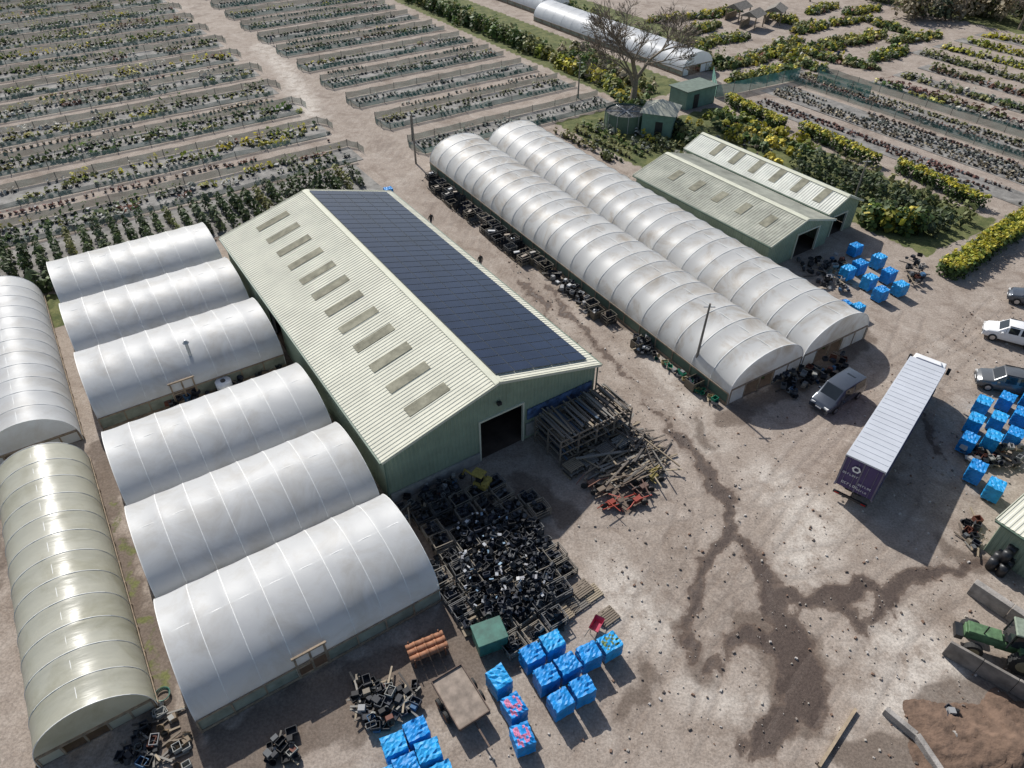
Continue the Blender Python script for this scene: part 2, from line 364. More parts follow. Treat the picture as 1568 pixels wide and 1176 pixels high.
ground_nodes()
# ---------------------------------------------------------------- vegetation
PAL={'dark':[(.05,.075,.028),(.065,.09,.035),(.075,.095,.05)],'green':[(.075,.12,.03),(.10,.145,.04),(.07,.105,.035)],  # foliage tones lightened to stand in for distance haze
 'yel':[(.40,.36,.04),(.32,.31,.04),(.22,.25,.04),(.44,.37,.06)],'olive':[(.17,.17,.06),(.13,.145,.05),(.21,.20,.08)],
 'red':[(.17,.085,.06),(.14,.085,.06),(.20,.10,.08)],'straw':[(.32,.27,.18),(.27,.23,.16)],'grey':[(.22,.24,.20),(.28,.29,.25)],
 'mix':[(.08,.12,.04),(.15,.18,.07),(.10,.15,.05),(.20,.22,.11),(.30,.29,.08),(.20,.10,.07),(.34,.31,.12),(.20,.21,.18),(.12,.14,.07),(.45,.43,.38),(.38,.34,.05)]}
class Veg:
    def __init__(s): s.V=[];s.C=[]
    def add(s,P,Rr,Hh,C,q=14,shape='dome',leaf=.34,pots=False):
        P=np.asarray(P,float); n=len(P)
        if n==0: return
        Rr=np.broadcast_to(np.asarray(Rr,float),(n,)); Hh=np.broadcast_to(np.asarray(Hh,float),(n,)); C=np.broadcast_to(np.asarray(C,float),(n,3))
        h=rng.uniform(.05,1,(n,q)); a=rng.uniform(0,2*np.pi,(n,q)); rr=np.sqrt(rng.uniform(.15,1,(n,q)))
        if shape=='cone': prof=(1-h)**.8+.06
        elif shape=='col': prof=np.sin(np.clip(h*.85+.15,0,1)*np.pi)**.5
        elif shape=='box': prof=np.ones_like(h); 
        else: prof=np.sqrt(np.clip(1-(h*1.02-.12)**2,0.03,1))*.95
        c=np.stack([P[:,0:1]+Rr[:,None]*rr*prof*np.cos(a),P[:,1:2]+Rr[:,None]*rr*prof*np.sin(a),P[:,2:3]+Hh[:,None]*h],-1)
        nrm=np.stack([np.cos(a)*rr,np.sin(a)*rr,h*.9+.35],-1)+rng.normal(0,.4,(n,q,3)); nrm/=np.linalg.norm(nrm,axis=-1,keepdims=True)
        t=np.cross(nrm,rng.normal(0,1,(n,q,3))); t/=np.linalg.norm(t,axis=-1,keepdims=True)+1e-9; b=np.cross(nrm,t)
        sz=(Rr[:,None]*leaf*rng.uniform(.6,1.5,(n,q)))[...,None]
        quad=np.stack([c-t*sz-b*sz*.5,c+t*sz*.3-b*sz*.75,c+t*sz+b*sz*.4,c-t*sz*.2+b*sz*.8],2)
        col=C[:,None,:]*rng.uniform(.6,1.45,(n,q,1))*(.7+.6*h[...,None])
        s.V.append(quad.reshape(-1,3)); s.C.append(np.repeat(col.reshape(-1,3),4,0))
        if pots:
            k=Rr*.42; z0=P[:,2]; hh=np.minimum(.25,Rr*.8)
            def cor(sx,sy,z,kk): return np.stack([P[:,0]+sx*kk,P[:,1]+sy*kk,z],-1)
            lo=[cor(x,y,z0,k*.75) for x,y in((-1,-1),(1,-1),(1,1),(-1,1))]; hi=[cor(x,y,z0+hh,k) for x,y in((-1,-1),(1,-1),(1,1),(-1,1))]
            qs=[np.stack([lo[i],lo[(i+1)%4],hi[(i+1)%4],hi[i]],1) for i in range(4)]+[np.stack(hi,1)]
            pc=np.where(rng.uniform(0,1,(n,1))<.2,.45,.04)*np.ones((1,3))
            for qd in qs:
                s.V.append(qd.reshape(-1,3)); s.C.append(np.repeat(pc,4,0))
    def done(s,name):
        V=np.concatenate(s.V);C=np.concatenate(s.C); n=len(V)//4
        C=np.concatenate([np.clip(C,0,1),np.ones((len(C),1))],1)
        me=mkmesh(name,V.tolist(),np.arange(n*4).reshape(n,4).tolist(),LEAF,C); o=bpy.data.objects.new(name,me); COL.objects.link(o); return o
def pickc(p): 
    c=np.array(random.choice(PAL[p])); return c*random.uniform(.8,1.25)
def rowplants(V,s0,t0,s1,t1,pal,step=.6,r=(.22,.38),h=(.3,.7),block=4.,q=12,skip=.12,shape='dome',pots=True,jit=.1):
    L=math.hypot(s1-s0,t1-t0); d=0
    while d<L:
        bl=random.uniform(.5,1.6)*block; e=min(L,d+bl); 
        if random.random()>skip:
            c=pickc(pal); rr=random.uniform(*r);hh=random.uniform(*h); st=max(step,rr*1.3); n=max(1,int((e-d)/st))
            k=d+(np.arange(n)+.5)*st; 
            keep=rng.uniform(0,1,n)>.07; k=k[keep]; n=len(k)
            if n:
                ss=s0+(s1-s0)*k/L+rng.normal(0,jit,n); tt=t0+(t1-t0)*k/L+rng.normal(0,jit,n)
                P=np.stack([ss*WD.x+tt*LD.x,ss*WD.y+tt*LD.y,np.full(n,.02)],1)
                cc=c*rng.uniform(.75,1.3,(n,1))
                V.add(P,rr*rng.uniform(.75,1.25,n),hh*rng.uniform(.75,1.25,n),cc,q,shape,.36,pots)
        d=e
def sheet(mb,s0,s1,t0,t1,z=.012):
    mb.poly([S(s0,t0,z),S(s1,t0,z),S(s1,t1,z),S(s0,t1,z)])
def fence(A,part,mat,pts,h=1.2,step=2.5):
    nb=A.p(part,mat); pb=A.p('posts',M_WOODG)
    for a,b in zip(pts[:-1],pts[1:]):
        L=math.hypot(b[0]-a[0],b[1]-a[1]); n=max(1,int(L/step))
        for i in range(n):
            p=S(a[0]+(b[0]-a[0])*i/n,a[1]+(b[1]-a[1])*i/n); q=S(a[0]+(b[0]-a[0])*(i+1)/n,a[1]+(b[1]-a[1])*(i+1)/n)
            z=random.uniform(-.1,.04); z2=random.uniform(-.1,.04)
            nb.add([p+Vector((0,0,.02)),q+Vector((0,0,.02)),q+Vector((0,0,h+z2)),(p+q)/2+Vector((0,0,h-.12)),p+Vector((0,0,h+z))],[(0,1,2,3,4)])
            pb.box(p.x,p.y,(h+.04)/2,.07,.07,h+.04)
V1=Veg(); beds=MB(); NF=Asm('windbreak_fence')
for i in range(13):
    t=86.5+10.25*i; s0=-22; s1=33.8-random.uniform(0,.5)
    sheet(beds,s0,s1,t-1.0,t+3.9,.008)
    fence(NF,'net',M_NET,[(s0,t+4.1),(s1,t+4.1),(s1+.9,t+2.6),(s1+.9,t+.6)],.95,4)
    fence(NF,'net_pale',M_NETL,[(s0,t-1.4),(s1-1,t-1.4)],.75,4)
    for k,dt in enumerate((-.4,.8,2.0,3.2)):
        rowplants(V1,s0,t+dt,s1-.5,t+dt,random.choice(['mix','mix','mix','green','yel','grey','olive']),.75,(.3,.6),(.4,1.2) if k>1 else(.3,.8),3.2,10,.22)
    if i%2==0:
        for dt in (6.3,7.1): rowplants(V1,s0,t+dt,s1-1.5,t+dt,random.choice(['mix','straw','olive','grey','red']),.75,(.25,.4),(.25,.55),4,9,.45)
for i in range(13):
    t=82.8+10.35*i; s0=41.2; s1=74.5-(.2*i)
    sheet(beds,s0,s1,t-.1,t+4.5,.008)
    fence(NF,'net',M_NET,[(s0,t-.3),(s1,t-.3)],.85,4); fence(NF,'net',M_NET,[(s0,t-.3),(s0-.7,t+1.2),(s0-.7,t+3),(s0,t+4.7),(s1,t+4.7)],.95,4)
    for k,dt in enumerate((.6,1.6,2.7,3.7)):
        rowplants(V1,s0+.6,t+dt,s1-.5,t+dt,random.choice(['mix','grey','dark','olive','mix','grey']),.7,(.24,.45),(.25,.7),4,9,.35)
    if i%2:
        for dt in (6.9,7.7): rowplants(V1,s0+2.5,t+dt,s1-.5,t+dt,random.choice(['mix','grey','dark','straw']),.7,(.2,.34),(.2,.5),5,8,.4)
V1.done('nursery_plants'); NF.done()
V2=Veg()
for i in range(30):
    s=-12+i*1.45
    pal='dark' if i%7 else 'olive'
    h=2.3 if s<6 else 1.7
    rowplants(V2,s,75.8+max(0,(s-10)*.08),s+.1,83.5,pal,.8,(.42,.55),(h*.9,h*1.2),9,34,.02,'col',False,.06)
sheet(beds,-14,32,75.3,84.5,.008)
for dt in (73.5,74.6): rowplants(V2,-16,dt,4,dt,'dark',1.0,(.6,.9),(1.3,2.0),6,34,.1,'dome',False,.2)
rowplants(V2,0,72.6,9,72.6,'yel',1.0,(.6,.9),(1.3,1.8),6,34,.0,'dome',False,.2)
V2.done('conifer_stock_rows')
V3=Veg(); NF2=Asm('green_windbreak_fence')
def hedge(V,s0,t0,s1,t1,w,h,pal,tops='yel',dens=1.0):
    L=math.hypot(s1-s0,t1-t0); n=int(L*w*6*dens); k=rng.uniform(0,1,n); off=rng.uniform(-.5,.5,n)*w
    dx,dy=(s1-s0)/L,(t1-t0)/L; ss=s0+(s1-s0)*k-dy*off; tt=t0+(t1-t0)*k+dx*off
    P=np.stack([ss*WD.x+tt*LD.x,ss*WD.y+tt*LD.y,np.zeros(n)],1)
    C=np.array([pickc(pal) for _ in range(n)])
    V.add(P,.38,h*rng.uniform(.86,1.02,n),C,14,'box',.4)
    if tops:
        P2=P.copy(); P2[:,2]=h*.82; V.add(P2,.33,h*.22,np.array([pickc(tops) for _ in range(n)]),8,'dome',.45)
for (a,b) in ((74,62),(60,47),(45,33)): hedge(V3,88.8,a,87.2,b,1.7,1.5,'green','yel',1.1)
for s in (76,77.6,79.2,81,82.8): rowplants(V3,s,31+random.uniform(0,1.5),s+1.0,52+random.uniform(-2,3),'dark' if s<82 else 'olive',.9,(.5,.7),(1.5,2.2),8,34,.03,'dome',False,.15)
for s in (78,79.5,81.2,83,84.8): rowplants(V3,s,54,s+.6,72,random.choice(['yel','olive','yel','green']),.9,(.5,.8),(.7,1.5),4,26,.12,'dome',False,.25)
for s in (60,61.3,62.8,64.6,66,67.5,69,70.5): rowplants(V3,s,60 if s>66 else 66,s,79,random.choice(['dark','green','mix','olive']),.8,(.35,.6),(.5,1.2),4,20,.15,'dome',True,.15)
sheet(beds,91.5,95.5,14,72,.008)
for s in (92,92.9,93.8,94.7): rowplants(V3,s,14,s,72,random.choice(['red','grey','red']),.6,(.25,.38),(.25,.45),6,9,.3)
sheet(beds,97.5,103.5,10,75,.008)
for s in np.arange(98,103.4,.85): rowplants(V3,s,10,s,74,random.choice(['red','red','straw','red','grey']),.6,(.25,.38),(.2,.4),8,9,.15)
fence(NF2,'net',M_NET,[(104.8,8),(104.8,76)],1.2,4)
sheet(beds,106,111.5,5,78,.008)
for s in np.arange(106.5,111.3,.85): rowplants(V3,s,6,s,77,random.choice(['red','red','olive','straw']),.6,(.25,.4),(.25,.5),8,9,.15)
fence(NF2,'net',M_NET,[(112.6,8),(112.6,76)],1.3,4)
for s0 in (115.5,122,129,136,143,150,157):
    tm_=68 if s0<134 else 74
    sheet(beds,s0,s0+3.4,0,tm_,.008)
    for s in (s0+.5,s0+1.4,s0+2.3): rowplants(V3,s,8,s,tm_-1,random.choice(['mix','olive','green','red','yel','olive'] if s0<140 else ['yel','yel','olive','green']),1.0,(.4,.7),(.4,1.1),8,14,.15)
isl=Asm('island_flower_bed')
for (u,v,a,b) in [(1065,75,6,2.4),(1110,62,6,2.2),(1110,100,7,2.2),(1165,88,7,2.4),(1205,70,6,2.2),(1245,78,7,2.2),(1290,65,6,2.2),(1150,120,5,1.6),(1240,45,6,2.2),(1330,60,7,2.2),(1075,45,6,2.2),(1190,110,5,1.6),(1355,40,6,2),(1290,35,6,2),(1030,30,6,2),(1100,22,7,2.4),(1200,30,6,2),(1320,18,6,2),(1400,60,7,2),(1260,15,6,2),(1360,85,6,2),(1290,95,7,1.8),(1225,98,6,1.8)]:
    c=G(u,v); ang=random.uniform(-.3,.3)+GA+math.pi/2*random.choice([0,0,1]); 
    isl.p('soil',M_SOIL).poly([Vector((c.x+a*math.cos(q)*math.cos(ang)-b*math.sin(q)*math.sin(ang),c.y+a*math.cos(q)*math.sin(ang)+b*math.sin(q)*math.cos(ang),.02)) for q in np.linspace(0,2*math.pi,24,endpoint=False)])
    n=80; q=rng.uniform(0,2*np.pi,n); rr=np.sqrt(rng.uniform(0,.9,n)); lx=a*rr*np.cos(q);ly=b*rr*np.sin(q)
    P=np.stack([c.x+lx*math.cos(ang)-ly*math.sin(ang),c.y+lx*math.sin(ang)+ly*math.cos(ang),np.full(n,.02)],1)
    V3.add(P,rng.uniform(.35,.85,n),rng.uniform(.4,1.3,n),np.array([pickc(random.choice(['mix','yel','olive','green'])) for _ in range(n)]),16)
isl.done()
def blobhedge(V,s0,t0,s1,t1,w,hh,pals,n):
    k=rng.uniform(0,1,n); ss=s0+(s1-s0)*k+rng.normal(0,w*.35,n); tt=t0+(t1-t0)*k+rng.normal(0,w*.35,n)
    P=np.stack([ss*WD.x+tt*LD.x,ss*WD.y+tt*LD.y,np.zeros(n)],1)
    V.add(P,rng.uniform(.5,1.2,n),rng.uniform(*hh,n),np.array([pickc(random.choice(pals)) for _ in range(n)]),30,'dome',.3)
blobhedge(V3,78.5,84,79.5,112,1.6,(1,2.2),['yel','olive','green','yel'],130)
blobhedge(V3,79.5,110,79,220,2.2,(1.6,3.2),['green','olive','green'],420)
blobhedge(V3,83,84,86,110,3,(.6,1.6),['green','olive','straw'],90)
blobhedge(V3,75.5,80,79,92,1,(.6,1.4),['green','yel','dark'],40)
blobhedge(V3,72,60,76,80,1.8,(.8,2.0),['dark','green','olive'],90)
blobhedge(V3,73,38.5,75,34,1.2,(1.4,3.0),['green','green','yel'],40)
blobhedge(V3,102,86,104,160,2.5,(1,2),['olive','green'],160)
blobhedge(V3,34.5,214,120,214,2.5,(2,4),['dark','olive'],260)
blobhedge(V3,-20,216,34,216,2.5,(2,4),['dark','olive'],160)
V3.done('shrub_beds'); NF2.done()
V4=Veg()
a=G(1448,425);b=G(1600,322)
sa=(a.x*WD.x+a.y*WD.y,a.x*LD.x+a.y*LD.y); sb=(b.x*WD.x+b.y*WD.y,b.x*LD.x+b.y*LD.y)
hedge(V4,sa[0],sa[1],sb[0],sb[1],2.2,1.5,'green','yel',1.6)
V4.done('clipped_hedge')
V5=Veg()
for _ in range(80):
    u=random.uniform(1330,1640);v=random.uniform(-18,36) if u>1380 else random.uniform(-15,4); c=G(u,v)
    P=np.array([[c.x+random.gauss(0,1.2),c.y+random.gauss(0,1.2),random.uniform(0,1.5)] for _ in range(9)])
    V5.add(P,1.6,random.uniform(2.5,5),pickc(random.choice(['dark','olive','straw','green'])),24,'dome',.22)
V5.done('distant_woodland_edge')
mbs=Asm('nursery_bed_fabric'); mbs.P['nursery_bed_fabric']=(beds,M_CLOTH,False,0); mbs.done()
def bare_tree(name,loc,H,spread,seed,depth=6,twig=.015):
    r=random.Random(seed); A=Asm(name,loc); mb=A.p(name,M_BARK)
    def grow(p,d,L,rad,k):
        q=p+d*L; mb.cyl(p,q,rad,rad*.72,6 if k<2 else (4 if k<4 else 3),False)
        if k>=depth: return
        for i in range(3):
            ax=Vector((r.gauss(0,1),r.gauss(0,1),r.gauss(0,.5))).normalized()
            nd=(d+ax*spread*(.6+.25*(k>0))*r.uniform(.6,1.2)+Vector((0,0,.14))).normalized()
            grow(p+d*L*r.uniform(.55,1.0) if i else q,nd,L*r.uniform(.68,.88),max(twig,rad*(.68 if i==0 else .52)),k+1)
    grow(Vector((0,0,-.1)),Vector((.03,0,1)),H*.22,H*.03,0)
    return A.done()
bare_tree('bare_tree',G(968,162),18.5,1.0,5,7,.035)
for (u,v,h,sd) in [(1410,22,10,3),(1470,30,11,8),(1520,25,12,11),(1560,45,11,15),(1360,4,9,18),(1240,2,8,21),(1600,60,11,25)]:
    bare_tree('bare_tree',G(u,v),h,1.1,sd,6,.04)
for (u,v,rz) in [(1150,42,.3),(1185,34,.5),(1128,30,.2)]:
    A=Asm('timber_pergola',G(u,v),GA+rz); m=A.p('frame',M_WOOD); r_=A.p('roof',M_WOODG)
    for x in(-2,2):
        for y in(-1.5,1.5): m.box(x,y,1.2,.18,.18,2.4)
    r_.add([(-2.4,-1.9,2.35),(2.4,-1.9,2.35),(2.4,1.9,2.35),(-2.4,1.9,2.35),(-2.4,0,3.3),(2.4,0,3.3)],[(0,1,5,4),(2,3,4,5),(0,4,3),(1,2,5)])
    m.box(0,1.5,.6,4,.1,1.2); A.done()
# ---------------------------------------------------------------- main barn
loc=Vector((-8.34,31.9,0))
BW,BL,BE,BR_=17.6,34.7,4.5,6.95
lights=[(-1,2.1+2.79*i,3.0,6.3,.95) for i in range(12)]
A,ux,uz,sl=gable_shed('main_barn',loc,GA,BW,BL,BE,BR_,M_CLAD,M_ROOF,door=(7.3,10.9,3.75),lights=lights,sidedoor=(20,23.2,3.4))
pl=A.p('solar_panels',M_SOLAR); fr=A.p('solar_frames',M_SOLF)
pw,ph=1.0,1.66; nc=int((BL-.6)/1.03); nr=5
rl=math.atan2(uz,ux)
for i in range(nc):
    for j in range(nr):
        c=.55+(j+.5)*1.69; y=.45+(i+.5)*1.03
        pl.box(BW-c*ux+uz*.16,y,BE+c*uz+ux*.16,ph-.06,pw-.06,.03,ry=rl)
        fr.box(BW-c*ux+uz*.145,y,BE+c*uz+ux*.145,ph,pw,.03,ry=rl)
bk=A.p('block_plinth',M_BLOCK); bk.box(3.6,-.12,.45,7.1,.14,.9); 
bs=A.p('blue_sheeting',simple('blue_sheet',(.05,.09,.18),.8,0,.9,2.0)); bs.box(14.3,-.10,2.5,6.0,.06,1.0)
bk.box(14.3,-.12,1.0,6.2,.14,1.2)
dp=A.p('downpipes',M_CLADD)
for xx in (-.1,BW+.1): dp.cyl((xx,-.15,0),(xx,-.15,BE-.1),.06,n=8)
A.p('flood_lamp',M_BLK).box(BW/2,-.25,5.0,.3,.25,.25)
A.done()
c=Vector((25.5,62.2,0)); 
lights=[(-1,2.5+i*3.3,1.6,3.4,.95) for i in range(5)]
A,_,_,_=gable_shed('green_shed',c,R(34.5),9.6,19.5,3.0,4.4,M_CLAD,M_ROOF2,door=(4.2,7.6,2.7),lights=lights); A.done()
c2=c+Vector((math.cos(R(34.5)),math.sin(R(34.5)),0))*9.9+Vector((-math.sin(R(34.5)),math.cos(R(34.5)),0))*.8
lights=[(-1,2.0+i*3.0,.5,2.6,.9) for i in range(6)]
A,_,_,_=gable_shed('white_roofed_shed',c2,R(34.5),5.4,20.5,3.3,4.5,M_CLAD,M_ROOFW,door=(1.4,3.6,2.3),lights=lights); A.done()
# ---------------------------------------------------------------- polytunnels
def asin_(k,na): return max(0.0,math.sin(math.pi*k/na)) if 0<k<na else 0.0
def polytunnel(name,loc,rz,L,spans,W,wall,rise,hoop,mat,sag=.05,sidemat=M_NETS,sidedoor=None,gable=True,frame=None,hr=.024):
    frame=frame or M_HOOP
    A=Asm(name,loc,rz); cov=A.p('cover',mat,True); rib=A.p('hoops',frame); side=A.p('side_net',sidemat); gb=A.p('gable_ends',mat); pst=A.p('posts_and_rails',M_WOOD)
    nh=max(1,int(round(L/hoop))); hp=L/nh; na=26; sub=6
    for sp in range(spans):
        y0=sp*W; vs=[];fs=[]
        X=np.linspace(0,L,nh*sub+1)
        for x in X:
            ph=abs(math.sin(math.pi*x/hp))
            for k in range(na+1):
                sa_=asin_(k,na); ca=math.cos(math.pi*k/na); sg=sag*ph*sa_**.5
                sg+=.008*math.sin(x*3.1+k*1.7+sp)*sa_
                vs.append((float(x),y0+W/2-(W/2-.03-sg)*ca,wall+(rise-sg)*sa_**.92))
        m=na+1
        for i in range(len(X)-1):
            for k in range(na): fs.append((i*m+k,(i+1)*m+k,(i+1)*m+k+1,i*m+k+1))
        cov.add(vs,fs)
        for i in range(nh+1):
            x=i*hp; pr=None
            for k in range(0,na+1):
                p=(x,y0+W/2-(W/2-.035)*math.cos(math.pi*k/na),wall+.002+rise*asin_(k,na)**.92)
                if pr: rib.cyl(pr,p,hr,n=5,cap=False)
                pr=p
            for yy in (y0+.04,y0+W-.04): rib.cyl((x,yy,0),(x,yy,wall),.035,n=6)
        rib.cyl((0,y0+W/2,wall+rise-.06),(L,y0+W/2,wall+rise-.06),.025,n=5)
        if gable:
            for x in(0,L):
                zc=wall+rise*.22 if wall<1 else wall+.35
                arc=[]
                for k in range(na+1):
                    z=wall+rise*asin_(k,na)**.92
                    if z>=zc: arc.append((x+(.01 if x==0 else -.01),y0+W/2-(W/2-.04)*math.cos(math.pi*k/na),z-.02))
                gb.poly(arc)
                n=5; pwid=(W-.3)/n
                for q in range(n):
                    ya=y0+.15+q*pwid
                    pst.box(x,ya,zc/2,.1,.1,zc)
                    if q in (0,n-1) or (q==1): gb.box(x,ya+pwid/2,zc/2,.02,pwid-.06,zc-.1)
                pst.box(x,y0+W/2,zc,.12,W-.4,.12); pst.box(x,y0+W-.15,zc/2,.1,.1,zc)
    for yy in (0,spans*W):
        n=max(1,int(L/hp+.5)); so_=-.05 if yy==0 else .05
        for i in range(n):
            if sidedoor and yy==0 and i in sidedoor:
                for q in(i*hp+.05,(i+1)*hp-.05,i*hp+hp*.5): pst.box(q,-.02,1.05,.12,.12,2.1)
                pst.box(i*hp+hp/2,-.02,2.1,hp+.2,.12,.12); pst.box(i*hp+hp*.25,-.04,1.0,hp*.45,.05,.1); continue
            side.poly([(i*hp+.03,yy,.0),((i+1)*hp-.03,yy,.0),((i+1)*hp-.03,yy,wall+.02),(i*hp+.03,yy,wall+.02)])
            pst.box(i*hp,yy+so_,wall/2,.09,.07,wall)
        pst.box(L/2,yy+so_*.7,wall,L,.05,.12); pst.box(L/2,yy+so_*.7,.12,L,.05,.2)
    fl=A.p('floor',M_SOIL); fl.poly([(0.02,.02,.014),(L-.02,.02,.014),(L-.02,spans*W-.02,.014),(.02,spans*W-.02,.014)])
    return A
def veg_inside(A,L,wid,n=40):
    mb=A.p('plants_inside',PAINTED)
    for _ in range(n):
        x,y=random.uniform(.5,L-.5),random.uniform(.5,wid-.5); c=pickc('green'); mb.box(x,y,.3,.5,.5,.5,rz=random.random(),tp=.5,col=c)
A=polytunnel('triple_span_polytunnel',(-16.2,16.45,0),R(33.2),14.2,3,8.1,1.2,2.45,1.78,M_PLW,sidedoor=(3,)); veg_inside(A,14,24); A.done()
A=polytunnel('triple_span_polytunnel',(-31.2,39.0,0),R(33.2),14.4,3,8.35,1.2,2.4,1.8,M_PLW,sidedoor=(3,)); veg_inside(A,14,24); A.done()
A=polytunnel('old_polytunnel',(-19.0,17.85,0),R(33.2+90),21.6,1,5.8,.25,2.7,1.8,M_PLG,.05); veg_inside(A,21,5.6,30); A.done()
A=polytunnel('long_polytunnel',(-32.3,38.1,0),R(33.2+90),23.0,1,6.4,.35,2.9,1.9,M_PLW,.06); veg_inside(A,22,6,30); A.done()
rzR=R(90+31.8)
Wv=Vector((math.cos(R(31.8)),math.sin(R(31.8)),0))
p=Vector((17.05,41.9,0))+Wv*8.35*2
A=polytunnel('twin_span_polytunnel',p,rzR,52.0,2,8.35,1.15,2.75,2.17,M_PLD,.11,sidemat=M_CLADD,hr=.035); veg_inside(A,51,16,120); A.done()
q=S(92,87)+WD*7
A=polytunnel('far_polytunnel',q,GA+math.pi/2,43,1,7,.8,2.6,3,M_PLF,.03); A.done()
q=S(95.5,133)+WD*8
A=polytunnel('far_polytunnel',q,GA+math.pi/2,60,1,8,.8,3.0,3,M_PLF,.03); A.done()
# ---------------------------------------------------------------- water tank, hut, green canopy
c=G(960,205)+Vector((0,2.8,0)); A=Asm('water_tank',c)
b=A.p('tank_wall',M_CLADD); n=36
for i in range(n):
    a0,a1=2*math.pi*i/n,2*math.pi*(i+1)/n
    b.add([(2.9*math.cos(a0),2.9*math.sin(a0),0),(2.9*math.cos(a1),2.9*math.sin(a1),0),(2.9*math.cos(a1),2.9*math.sin(a1),2.3),(2.9*math.cos(a0),2.9*math.sin(a0),2.3)],[(0,1,2,3)])
rb=A.p('tank_ribs',M_STEEL)
for i in range(12):
    a=2*math.pi*i/12; rb.box(2.95*math.cos(a),2.95*math.sin(a),1.15,.08,.08,2.35,rz=a)
wt=A.p('tank_cover',simple('tank_cover',(.10,.10,.09),.8,0,.4,1)); wt.poly([(2.85*math.cos(2*math.pi*i/n),2.85*math.sin(2*math.pi*i/n),2.1) for i in range(n)])
for i in range(6): rb.cyl((2.8*math.cos(i),2.8*math.sin(i),2.16),(-2.8*math.cos(i),-2.8*math.sin(i),2.16),.04,n=5)
A.done()
c=G(1012,212)+Vector((0,2.5,0)); A=Asm('green_hut',c,R(-20))
w=A.p('walls',simple('hut_green',(.15,.25,.20),.7,0,.15)); w.box(0,0,1.6,4.2,4.2,3.2)
r=A.p('roof',M_ROOF2); r.add([(-2.5,-2.5,3.15),(2.5,-2.5,3.15),(2.5,2.5,3.15),(-2.5,2.5,3.15),(0,0,4.5)],[(0,1,4),(1,2,4),(2,3,4),(3,0,4),(3,2,1,0)])
d=A.p('door',M_BLK); d.box(.3,-2.12,1.05,1.0,.06,2.1); d.box(-2.12,.4,1.7,.06,.9,.8); A.done()
c=G(1062,165)+Vector((0,2,0)); A=Asm('flat_roofed_green_store',c,GA)
A.p('walls',MATS['hut_green']).box(0,0,1.3,6,3.6,2.6); A.p('roof',simple('felt_roof',(.14,.18,.15),.9,0,.2)).box(0,0,2.68,6.5,4.1,.14); A.p('door',M_BLK).box(-1,-1.83,1,1,.06,2); A.done()
NF3=Asm('green_mesh_fence')
def px2st(u,v): a=G(u,v); return (a.x*WD.x+a.y*WD.y,a.x*LD.x+a.y*LD.y)
BN=simple('bright_net',(.14,.34,.28),.9,0,.3,.8,trans=.3)
fence(NF3,'net',BN,[px2st(1095,150),px2st(1222,122)],2.0,3)
fence(NF3,'net',BN,[px2st(1095,150),px2st(1090,120)],2.0,3)
fence(NF3,'net',BN,[px2st(1250,125),px2st(1330,150)],1.8,3)
NF3.done()
def pole(u,v,h,lean=(0,0)):
    A=Asm('utility_pole',G(u,v)); m=A.p('pole',M_WOODG); m.cyl((0,0,0),(lean[0],lean[1],h),.13,.08,n=8)
    A.p('crossarm',M_STEEL).box(lean[0],lean[1],h-.3,.9,.08,.08); A.done()
pole(1060,575,7.2,(.2,0)); pole(637,250,6.5); pole(1303,320,6.0); pole(632,215,4); pole(885,150,5.5)
